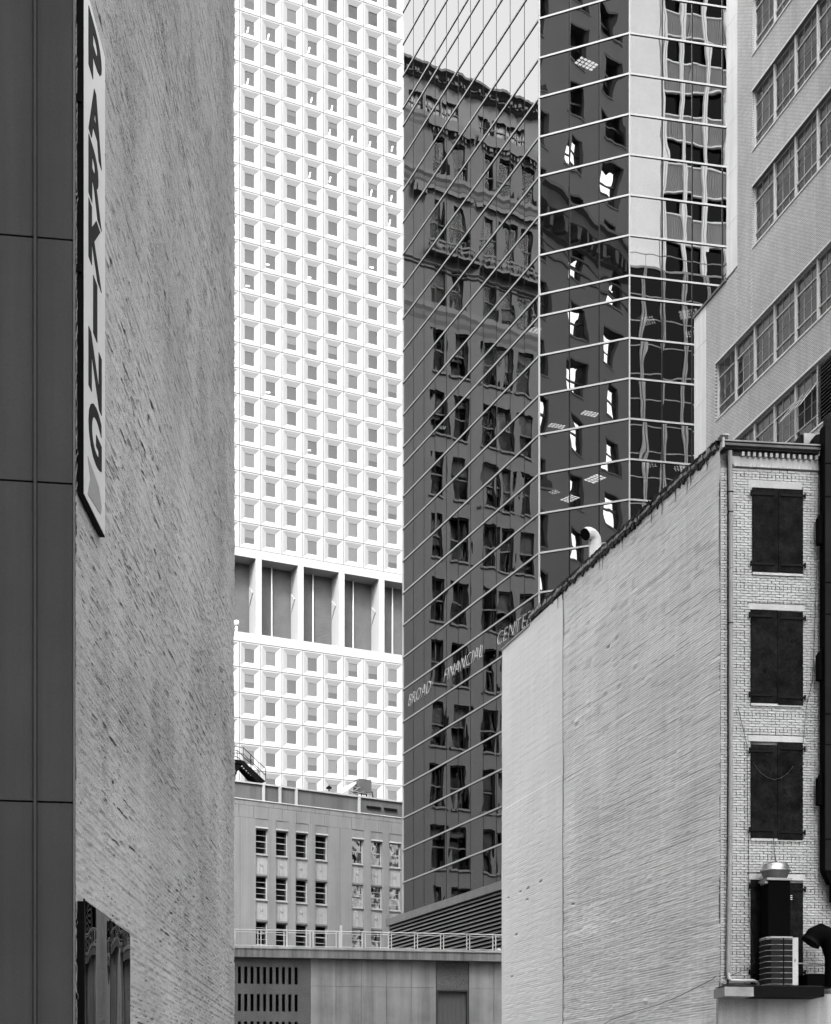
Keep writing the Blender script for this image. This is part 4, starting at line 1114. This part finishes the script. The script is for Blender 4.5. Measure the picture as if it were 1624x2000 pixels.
# rooftop vent box behind the gutter, gooseneck on the roof
s = thing('roof_vent_box', 'square metal vent housing on the roof behind the gutter', 'vent', RF)
vb = .9
MB().box(RF.u(1571, vb), RF.u(1602, vb), vb, vb + .7, zroof - .2, RF.z(1580, 846, vb)).build('housing', M_LEDL, s, RF)
MB().box(RF.u(1566, vb), RF.u(1571, vb) - .003, vb + .05, vb + .7, zroof - .2, RF.z(1580, 846, vb) - .02).build('dark_side', M_BLACK, s, RF)  # black slab forming the dark left face of the housing
MB().tube([(RF.u(1594, vb), vb - .25, RF.z(1594, 868, vb)), (RF.u(1594, vb), vb - .003, RF.z(1594, 868, vb))], .17, 16).build('spigot', M_BLACK, s, RF)
sgu = RS.u(1162); vg = .35
s = thing('gooseneck_vent', 'white gooseneck vent pipe on the roof edge with its black mouth facing left', 'vent', RS)
rg = .20
gx = lambda x, y: (RS.u(x, vg), vg, RS.z(x, y, vg))
ctr = (RS.u(1157, vg), RS.z(1157, 1060, vg))
top = RS.z(1160, 1041, vg) - rg
du = .26
# the bend lies across the view: build it along the camera-right direction
Mg = Matrix.Translation(RS.M @ Vector((RS.u(1163, vg), vg, 0))) @ Matrix.Rotation(.6, 4, 'Z')
arc = [(0, 0, zroof - .3), (0, 0, top - .12)] + [(-.24 + .24 * math.cos(a), 0, top - .12 + .2 * math.sin(a)) for a in [k * math.pi / 8 for k in range(1, 7)]]
MB().tube(arc, rg, 18, cap=False).build('pipe', M_WHITEM, s, Mg)
e = Vector(arc[-1]); dirv = (Vector(arc[-1]) - Vector(arc[-2])).normalized()
MB().tube([e - dirv * .01, e + dirv * .02], rg * .93, 18).build('mouth', M_BLACK, s, Mg)
# cables
def cable(name, pts, rr, fr, label, m=M_BLACK):
    return tag(MB().tube(pts, rr, 5).build(name, m, None, fr), label, 'cable')
cable('cable', [(RS.u(x), -.07, RS.z(x, y)) for x, y in ((1404, 1907), (1398, 1913), (1370, 1927), (1330, 1947), (1290, 1963), (1240, 1978), (1200, 1992), (1150, 2020))], .009, RS, 'black cable sagging down the blank side wall from its corner')
cable('cable', [(RF.u(x, -.06), -.06, RF.z(x, y, -.06)) for x, y in ((1442, 1380), (1449, 1410), (1456, 1440), (1460, 1455), (1461, 1600), (1463, 1640), (1464, 1790), (1470, 1840), (1474, 1880), (1463, 1891), (1440, 1901), (1415, 1911))], .008, RF, 'thin cable running down left of the lower shutters to the ledge corner', M_TAR)
cable('cable', [(RF.u(x, -.06), -.06, RF.z(x, y, -.06)) for x, y in ((1601, 900), (1599, 1000), (1594, 1180), (1588, 1330), (1576, 1380), (1570, 1450))], .007, RF, 'thin wire hanging beside the tall black duct', M_TAR)
cable('cable', [(RF.u(x, -.09), -.09, RF.z(x, y, -.09)) for x, y in ((1512, 1638), (1513, 1660), (1515, 1682))], .009, RF, 'short wire dropping to the top of the exhaust fan')
cable('cable', [(RF.u(x, -.11), -.11, RF.z(x, y, -.11)) for x, y in ((1472, 1490), (1485, 1508), (1500, 1519), (1513, 1523), (1528, 1519), (1541, 1509), (1550, 1497))], 0.003, RF, 'thin wire looping across the third shutter', mat('pale_wire', .10, .5))
jm = MB()
for k in range(14):
    a = rnd.uniform(0, 6.28); jm.tube([(rnd.uniform(-.05, .12), -.1, z_led + .02 + rnd.uniform(0, .1)) for _ in range(4)], .012, 5)
tag(jm.build('cable_tangle', M_FLASH, None, RF), 'tangle of short wires at the corner above the pale ledge end', 'cable')

# ------------------------------------------------------------------ I. white ribbon-window building
FWB = Frame(1467, 58, 20)
t = thing('ribbon_window_building', 'white brick factory building with long ribbon windows of small panes', 'building', FWB)
Xc = lambda x: FWB.u(x)
uB = [Xc(x) for x in (1395, 1433, 1470, 1508.6, 1549.6, 1593)]
UWd = (uB[5] - uB[2]) / 3.0
uB = [uB[2] + UWd * k for k in range(-2, 8)]          # unit boundaries
u_end = uB[-1]
u_lo, u_mid = Xc(1357), Xc(1420); u_s1 = Xc(1380); u_s2 = Xc(1441)
z_par = FWB.z(1357, 622)
ZT = FWB.z(1467, -330)
def zz(y): return FWB.z(1467, y)
rib = [(zz(111), zz(-5), 2), (zz(298), zz(182), 2), (zz(487), zz(369), 2), (FWB.z(1395, 824.5), FWB.z(1395, 715), 0)]
dzf = rib[1][1] - rib[2][1]
hh = rib[3][1] - rib[3][0]
z4 = FWB.z(1545, 756); rib.append((z4 - hh, z4, 0))
rib.append((rib[0][0] + dzf, rib[0][1] + dzf, 2))
rib = sorted(rib)
TH = 7.0; WT = .22
MB().box(u_lo + .02, u_end, WT + 1.6, TH, 0, z_par - .1).build('lower_body', M_WBC, t, FWB)
MB().box(u_mid + .02, u_end, WT + 1.6, TH, z_par - .1, ZT).build('upper_body', M_WBC, t, FWB)
MB().box(u_lo, u_lo + .03, WT, TH, 0, z_par).build('end_wall', M_WBC, t, FWB)
MB().box(u_mid, u_mid + .03, WT, TH, z_par, ZT).build('end_wall', M_WBC, t, FWB)
# brick field split into bands and jambs
def band(za, zc, ua, ub, m=M_WBR, nm='brick_wall'): MB().box(ua, ub, 0, WT, za, zc).build(nm, m, t, FWB)
prev = 0.0
for (za, zc, st) in rib:
    lo = u_s1 if za < z_par else u_s2
    if prev < z_par < za:
        band(prev, z_par, u_s1, u_end); band(z_par, za, u_s2, u_end)
    else: band(prev, za, lo, u_end)
    band(za, zc, lo, uB[st])
    prev = zc
band(prev, ZT, u_s2, u_end)
# smooth end strips with panel joints
zq = 0
k = 0
while zq < z_par - .2:
    z2 = min(zq + 2.35, z_par); MB().box(u_lo, u_s1 - .004, -.008, WT - .003, zq + .008, z2 - .008).build('end_panel', M_WBC, t, FWB); zq = z2
zq = z_par + .1
while zq < ZT - .2:
    z2 = min(zq + 1.95, ZT); MB().box(u_mid, u_s2 - .004, -.008, WT - .003, zq + .008, z2 - .008).build('end_panel', M_WBC, t, FWB); zq = z2
MB().box(u_lo - .05, u_mid, -.06, 1.2, z_par, z_par + .10).build('terrace_coping', M_TILE, t, FWB)
for h in (.55, .95): MB().tube([(Xc(1404), .2, z_par + h), (u_mid, .2, z_par + h)], .022, 5).build('terrace_rail', M_DFR, t, FWB)
for x in (1404, 1412, 1419): MB().tube([(Xc(x), .2, z_par + .1), (Xc(x), .2, z_par + .95)], .022, 5).build('terrace_rail_post', M_DFR, t, FWB)
MB().tube([(Xc(1399), .2, z_par + .1), (Xc(1404), .2, z_par + .95)], .022, 5).build('terrace_rail_post', M_DFR, t, FWB)
def unit(a, b, za, zc, louv=False, opened=False):
    fo = MB(); e = .035; mw = .075
    fo.box(a, a + e, .14, .2, za, zc); fo.box(b - e, b, .14, .2, za, zc); fo.box(a + e, b - e, .14, .2, za, za + e); fo.box(a + e, b - e, .14, .2, zc - e, zc)
    fo = fo.build('window', M_WBF, t, FWB)
    MB().box(a - mw / 2, a + mw / 2, .08, .139, za, zc).build('mullion', M_WBF, fo, FWB)
    H = zc - za
    if louv:
        z = za + e; 
        while z < zc - e - .06:
            MB().extr_yz([(.06, z), (.07, z), (.16, z + .07), (.15, z + .07)], a + e, b - e).build('louvre_blade', M_WBF, fo, FWB); z += .125
        MB().box(a + e, b - e, .2, .21, za, zc).build('louvre_back', M_BLACK, fo, FWB); return
    zs_ = [za + e, za + H * .235, za + H * .49, za + H * .75, zc - e]
    us_ = [a + e, a + (b - a) * .335, a + (b - a) * .665, b - e]
    for q in (1, 3):
        MB().box(a + e, b - e, .13, .185, zs_[q] - .018, zs_[q] + .018).build('transom', M_WBF, fo, FWB)
    MB().box(a + e, b - e, .155, .18, zs_[2] - .007, zs_[2] + .007).build('glazing_bar', M_WBFT, fo, FWB)
    for q in (1, 2): MB().box(us_[q] - .008, us_[q] + .008, .150, .18, za + e, zc - e).build('glazing_bar', M_WBFT, fo, FWB)
    for i in range(3):
        for j in range(4):
            if opened and j in (1, 2): continue
            MB().poly
            m = MB(); m.poly([(us_[i], .17, zs_[j]), (us_[i + 1], .17, zs_[j]), (us_[i + 1], .17, zs_[j + 1]), (us_[i], .17, zs_[j + 1])])
            m.build('pane', M_WBG, fo, FWB)
    if opened:
        # top-hung sash swung outwards
        import math as _m
        ang = _m.radians(38); hL = zs_[3] - zs_[1]
        Ms = FWB.M @ Matrix.Translation((0, .13, zs_[3])) @ Matrix.Rotation(-ang, 4, 'X')
        sb = MB(); a_, b_ = a + e, b - e
        for (p, q_, r_, s_) in ((a_, a_ + .03, -hL, 0), (b_ - .03, b_, -hL, 0), (a_ + .03, b_ - .03, -hL, -hL + .03), (a_ + .03, b_ - .03, -.03, 0), (us_[1] - .01, us_[1] + .01, -hL + .03, -.03), (us_[2] - .01, us_[2] + .01, -hL + .03, -.03), (a_ + .03, b_ - .03, -hL / 2 - .01, -hL / 2 + .01)):
            sb.box(p, q_, -.015, .015, r_, s_)
        sb.build('open_sash', M_WBF, fo, Ms)
        m = MB(); m.poly([(a_ + .03, .0, -hL + .03), (b_ - .03, 0, -hL + .03), (b_ - .03, 0, -.03), (a_ + .03, 0, -.03)]); m.build('sash_glass', M_WBG, fo, Ms)
for ri, (za, zc, st) in enumerate(rib):
    MB().box(uB[st], u_end, .9, 1.0, za - .1, zc + .2).build('interior', M_WBI, t, FWB)
    MB().box(uB[st], u_end, WT, .9, zc, zc + .05).build('ceiling', M_WBC, t, FWB)
    MB().box(uB[st], u_end, WT, .9, za - .05, za).build('sill_board', M_WBC, t, FWB)
    MB().box(uB[st], u_end, -.03, .14, za - .06, za - .002).build('sill', M_WBC, t, FWB)
    MB().box(uB[st], u_end, -.015, .02, zc + .002, zc + .07).build('lintel_angle', M_WBC, t, FWB)
    first = False
    for k in range(st, len(uB) - 1):
        r4 = (ri == 0)
        unit(uB[k], uB[k + 1], za, zc, louv=(r4 and k >= 5), opened=(r4 and k == 4))
pt = MB()
for (x, y0, y1) in ((1440, 520, 655), (1469, 525, 625)):
    y = y0
    while y < y1:
        u = Xc(x + rnd.uniform(-2, 2)); z = FWB.z(x, y); pt.box(u - .10, u + .08, -.006, .0, z, z + .06); y += 7.5
pt.build('repair_patch', mat('white_patch', .42, .7), t, FWB, kind='stuff')
MB().box(u_mid, u_end, 0, TH, ZT, ZT + .3).build('roof', M_TILE, t, FWB)

# ------------------------------------------------------------------ reflected buildings (real, standing off to the sides)
def mirror_of(fr): return Vector((fr.O.x, fr.O.y, 0)), fr.n
def sb(mb, a, b, *r): mb.box(min(a, b), max(a, b), *r); return mb

# R1: tan brick building facing the long glass facade
V1 = Frame(788, 125, 6200); R1 = V1.mirrored(GL.O, GL.n)
t = thing('tan_brick_office_building', 'old ornate brick office building with sash windows mirrored in the long glass facade', 'building', R1)
UX = lambda x: R1.u(x)
ZX = lambda y, x=788: R1.z(x, y)
ztop1 = ZX(118)
uA, uB_ = UX(770), UX(1130)
MB().box(min(uA, uB_), max(uA, uB_), .7, 10, 0, ztop1 - .3).build('body', M_ROOM, t, R1)
wcols = [(845, 870), (884, 914), (945, 969), (978, 1004), (1016, 1042), (1066, 1090)]
wcu = [tuple(sorted((UX(a), UX(b)))) for a, b in wcols]
tops = [262, 387, 512, 637, 760, 880, 1000, 1126, 1248, 1370, 1490, 1610, 1730, 1850]
wh1 = 86 * 125 / F
wrows = [(R1.z(845, y) - wh1, R1.z(845, y)) for y in tops]
lo, hi = min(uA, uB_), max(uA, uB_)
ed = sorted([lo, hi] + [e for p in wcu for e in p])
for i in range(0, len(ed), 2):
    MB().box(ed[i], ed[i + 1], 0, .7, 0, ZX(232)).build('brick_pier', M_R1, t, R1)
for (a, b) in wcu:
    pz = 0
    for (za, zc) in sorted(wrows):
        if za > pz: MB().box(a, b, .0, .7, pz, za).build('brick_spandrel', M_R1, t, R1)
        pz = zc
        fo = MB(); e = .09
        fo.box(a, a + e, .25, .35, za, zc); fo.box(b - e, b, .25, .35, za, zc); fo.box(a + e, b - e, .25, .35, za, za + e); fo.box(a + e, b - e, .25, .35, zc - e, zc)
        fo = fo.build('window', M_DFR, t, R1)
        m_ = (za + zc) / 2
        MB().box(a + e, b - e, .24, .34, m_ - .05, m_ + .05).build('meeting_rail', M_R1T, fo, R1)
        MB().box(a + e, b - e, .30, .31, za + e, m_ - .05).build('pane', M_RGL, fo, R1)
        MB().box(a + e, b - e, .30, .31, m_ + .05, zc - e).build('pane', M_RGL, fo, R1)
        if rnd.random() < .5:
            q = rnd.uniform(.2, .8); MB().box(a + e, b - e, .4, .42, zc - (zc - za) * q, zc).build('blind', M_R1T, fo, R1)
        else:
            for c_ in (.15, .8): MB().box(a + (b - a) * c_, a + (b - a) * (c_ + .1), .4, .42, za, zc).build('curtain', M_R1T, fo, R1)
        MB().box(a - .15, b + .15, -.12, .2, za - .16, za).build('sill', M_R1T, t, R1)
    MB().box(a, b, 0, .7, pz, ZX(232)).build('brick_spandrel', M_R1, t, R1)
def cornice(y0, y1, proj, m=M_R1T, nm='string_course'):
    za, zb2 = ZX(y1), ZX(y0); h = zb2 - za
    MB().extr_yz([(0, za), (-proj * .4, za + h * .25), (-proj * .6, za + h * .5), (-proj, za + h * .7), (-proj, zb2), (0, zb2)], lo, hi).build(nm, m, t, R1)
cornice(205, 232, .22); cornice(318, 346, .32); cornice(352, 358, .1); cornice(577, 612, .28); cornice(496, 500, .12); cornice(505, 508, .12)
MB().box(lo, hi, 0, .7, ZX(232), ZX(206)).build('attic_base', M_R1T, t, R1)
# attic storey with paired windows
aw = [(797, 825), (831, 858), (864, 895), (939, 957), (961, 990), (994, 1022)]
awu = sorted(tuple(sorted((UX(a), UX(b)))) for a, b in aw)
za, zc = ZX(204), ZX(168)
ed = sorted([lo, hi] + [e for p in awu for e in p])
for i in range(0, len(ed), 2): MB().box(ed[i], ed[i + 1], 0, .7, ZX(206), zc).build('attic_pier', M_R1A, t, R1)
for a, b in awu:
    w_ = MB().box(a, b, .3, .34, za, zc).build('attic_window', M_DFR, t, R1)
    for q in (.33, .66): MB().box(a + (b - a) * q - .05, a + (b - a) * q + .05, .22, .29, za, zc).build('glazing_bar', M_R1A, w_, R1)
    MB().box(a, b, .22, .29, (za + zc) / 2 - .05, (za + zc) / 2 + .05).build('glazing_bar', M_R1A, w_, R1)
MB().box(lo, hi, 0, .7, zc, ZX(140)).build('attic_wall', M_R1A, t, R1)
cornice(118, 134, .85, M_R1T, 'main_cornice'); cornice(134, 142, .4, M_R1T, 'bed_moulding')
x = lo
while x < hi: MB().box(x, x + .35, -.6, -.1, ZX(137), ZX(131)).build('modillion', M_R1T, t, R1); x += .95
# window hoods and balconettes
for (xa, xb) in ((834, 925), (936, 1050)):
    a, b = sorted((UX(xa), UX(xb)))
    zt_ = R1.z(845, 248); MB().box(a, b, -.35, 0, zt_, zt_ + .5).build('hood', M_R1T, t, R1)
    x = a
    while x < b - .2: MB().box(x, x + .18, -.25, -.002, zt_ - .35, zt_ - .002).build('hood_dentil', M_R1T, t, R1); x += .5
    zt_ = R1.z(845, 372); MB().box(a, b, -.3, 0, zt_, zt_ + .35).build('hood', M_R1T, t, R1)
    zt_ = wrows[1][0] - .9
    MB().box(a, b, -.7, 0, zt_ - .2, zt_).build('balconette_slab', M_R1T, t, R1); MB().box(a, b, -.7, -.6, zt_ + .7, zt_ + .85).build('balconette_rail', M_R1T, t, R1)
    x = a
    while x < b - .2: MB().lathe([(.05, zt_), (.14, zt_ + .15), (.16, zt_ + .3), (.06, zt_ + .5), (.1, zt_ + .7)], x + .15, -.65, 8).build('baluster', M_R1T, t, R1); x += .45
a, b = sorted((UX(808), UX(836))); MB().box(a, b, -.5, 0, ZX(368), ZX(350)).build('console', M_R1T, t, R1)
MB().box(lo, hi, -.5, 10, ztop1 - .3, ztop1 + .1).build('roof', M_TILE, t, R1)

# R2: smooth walled building facing the middle glass facet
V2 = Frame(1054, 112, 3500); R2 = V2.mirrored(GM.O, GM.n)
t = thing('plain_walled_building', 'smooth dark walled building with a heavy cornice mirrored in the middle glass facet', 'building', R2)
UX = lambda x: R2.u(x)
lo, hi = sorted((UX(1035), UX(1262)))
ZTOP = 105.0
MB().box(lo, hi, .8, 12, 0, ZTOP).build('body', M_ROOM, t, R2)
wc = [(1112, 1141), (1183, 1213), (1043, 1069), (1243, 1262)]
wcu = sorted(tuple(sorted((UX(a), UX(b)))) for a, b in wc)
zA = R2.z(1112, 37); pitch2 = (R2.z(1112, 37) - R2.z(1112, 915)) / 8.0; wh2 = 68 * 114 / F
ed = sorted([lo, hi] + [e for p in wcu for e in p])
for i in range(0, len(ed), 2): MB().box(ed[i], ed[i + 1], 0, .8, 0, ZTOP).build('wall_pier', M_R2, t, R2)
zlist = sorted([zA - pitch2 * k for k in range(-6, 18) if zA - pitch2 * k - wh2 > 3])
for ci_, (a, b) in enumerate(wcu):
    pz = 0
    for zc in zlist:
        if zc > ZTOP - .5: continue
        za = zc - wh2
        MB().box(a, b, 0, .8, pz, za).build('wall_panel', M_R2, t, R2); pz = zc
        fo = MB(); e = .10
        fo.box(a, a + e, .30, .75, za, zc); fo.box(b - e, b, .02, .75, za, zc); fo.box(a + e, b - e, .30, .75, za, za + e); fo.box(a + e, b - e, .02, .75, zc - e, zc)
        fo = fo.build('window', M_DFR, t, R2); m_ = (za + zc) / 2
        MB().box(a + e, b - e, .36, .46, m_ - .06, m_ + .06).build('meeting_rail', M_DFR, fo, R2)
        hiw = zc > R2.z(1112, 200)
        for p, q in ((za + e, m_ - .06), (m_ + .06, zc - e)):
            m = MB(); m.poly([(a + e, .41, p), (b - e, .41, p), (b - e, .41, q), (a + e, .41, q)]); m.build('pane', M_RGL if hiw else M_RGL2, fo, R2)
        MB().box(a - .1, b + .1, -.06, .1, za - .12, za).build('sill', M_R2, t, R2)
    MB().box(a, b, 0, .8, pz, ZTOP).build('wall_panel', M_R2, t, R2)
zc0 = R2.z(1054, 372)
MB().extr_yz([(0, zc0 - 2.6), (-.3, zc0 - 2.4), (-.35, zc0 - 1.6), (-.9, zc0 - 1.2), (-1.0, zc0 - .5), (-1.3, zc0 - .3), (-1.3, zc0), (0, zc0 + .1)], lo, hi).build('cornice', M_R2T, t, R2)
x = lo
while x < hi - .3: MB().box(x, x + .4, -.85, -.36, zc0 - 2.3, zc0 - 1.25).build('console', M_R2T, t, R2); x += 1.15
for dz_ in (3.4, 4.3): MB().box(lo, hi, -.08, 0, zc0 - dz_, zc0 - dz_ + .15).build('string_course', M_R2T, t, R2)

# R3: black glass tower with white mullions facing the right glass facet
V3 = Frame(1230, 116, 14000); R3 = V3.mirrored(GR.O, GR.n)
t = thing('black_glass_tower', 'black glass tower with white mullions and a pale pier mirrored in the right glass facet', 'office tower', R3)
UX = lambda x: R3.u(x)
lo, hi = sorted((UX(1205), UX(1470)))
ZT3 = 98.0; zter = R3.z(1230, 520, -1.7)
a, b = sorted((UX(1291), UX(1470)))
MB().box(lo, hi, .5, 14, 0, ZT3).build('body', M_BLK, t, R3)
p0_, p1_ = sorted((UX(1222), UX(1289)))
MB().box(p0_, p1_, -.25, .5, zter, ZT3).build('pier', M_R3W, t, R3)
f0, f1 = sorted((UX(1289.5), UX(1470)))
zs3 = [R3.z(1290, y) for y in (167 - 101, 167, 268, 369, 470)]
fh = 101 * 116 / F; base = R3.z(1290, 167)
k = -3
while base - k * fh > zter + 1:
    z0 = base - k * fh
    if z0 + 2 < ZT3:
        MB().box(f0, f1, .1, .5, z0, z0 + fh * .5).build('spandrel', M_R3S, t, R3)
        MB().box(f0, f1, -.02, .1, z0 - .05, z0 + .05).build('trim', M_R3M, t, R3)
        MB().box(f0, f1, -.02, .1, z0 + fh * .5 - .05, z0 + fh * .5 + .05).build('trim', M_R3M, t, R3)
        fx_ = MB(); x = f0
        while x < f1: fx_.box(x, x + .05, .05, .1, z0 + .06, z0 + fh * .5 - .06); x += .14
        fx_.build('flutes', M_R3S, t, R3, kind='stuff')
    k += 1
MB().box(f0, f1, .3, .34, zter, ZT3).build('glass', M_R3G, t, R3)
for x in (1296, 1333, 1378, 1423, 1466):
    u = UX(x); MB().box(u - .15, u - .02, -.2, .1, zter, ZT3).build('mullion', M_R3M, t, R3); MB().box(u + .02, u + .15, -.2, .1, zter, ZT3).build('mullion', M_R3M, t, R3)
# podium with terrace rail
MB().box(lo, hi, -1.6, -1.4, zter - 42, zter).build('podium_glass', M_R3G, t, R3)
MB().box(lo, hi, -1.7, .0, zter, zter + .15).build('terrace_edge', M_R3S, t, R3)
MB().tube([(lo, -1.6, zter + 1.1), (hi, -1.6, zter + 1.1)], .04, 5).build('terrace_rail', M_R3S, t, R3)
x = lo
while x < hi: MB().tube([(x, -1.6, zter), (x, -1.6, zter + 1.1)], .03, 5).build('rail_post', M_R3S, t, R3); x += 1.6
for x in (1240, 1279, 1319, 1364, 1408, 1452):
    u = UX(x)
    for d0, d1 in ((-.16, -.03), (.03, .16)): MB().box(u + d0, u + d1, -1.75, -1.6, zter - 42, zter).build('mullion', M_R3S, t, R3)
k = 0
while k * fh < 40:
    MB().box(lo, hi, -1.65, -1.6, zter - 2.0 - k * fh, zter - 1.92 - k * fh).build('trim', M_R3S, t, R3); k += .5
MB().box(lo, hi, .5, 14, ZT3, ZT3 + .5).build('roof', M_TILE, t, R3)

# ------------------------------------------------------------------ unseen building added behind the camera to shade the near walls
def shade_building(x0, x1, y0, y1, h, label):
    Mx = Matrix.Translation((x0, y0, 0)); s = thing('shade_building', label, 'building', Mx)
    MB().box(0, x1 - x0, 0, y1 - y0, 0, h).build('body', M_BLK, s)
    wm = MB(); z = 4
    while z < h - 3:
        x = 1.2
        while x < x1 - x0 - 2: wm.box(x, x + 1.3, y1 - y0 - .02, y1 - y0 + .03, z, z + 2); x += 3
        z += 4
    wm.build('windows', M_DFR, s, kind='stuff')
    MB().box(-.2, x1 - x0 + .2, -.2, y1 - y0 + .2, h, h + 1).build('cornice', M_BLK, s)
shade_building(-70, 14, -52, -32, 145, 'tall plain unseen building added behind the viewpoint to shade the near walls')
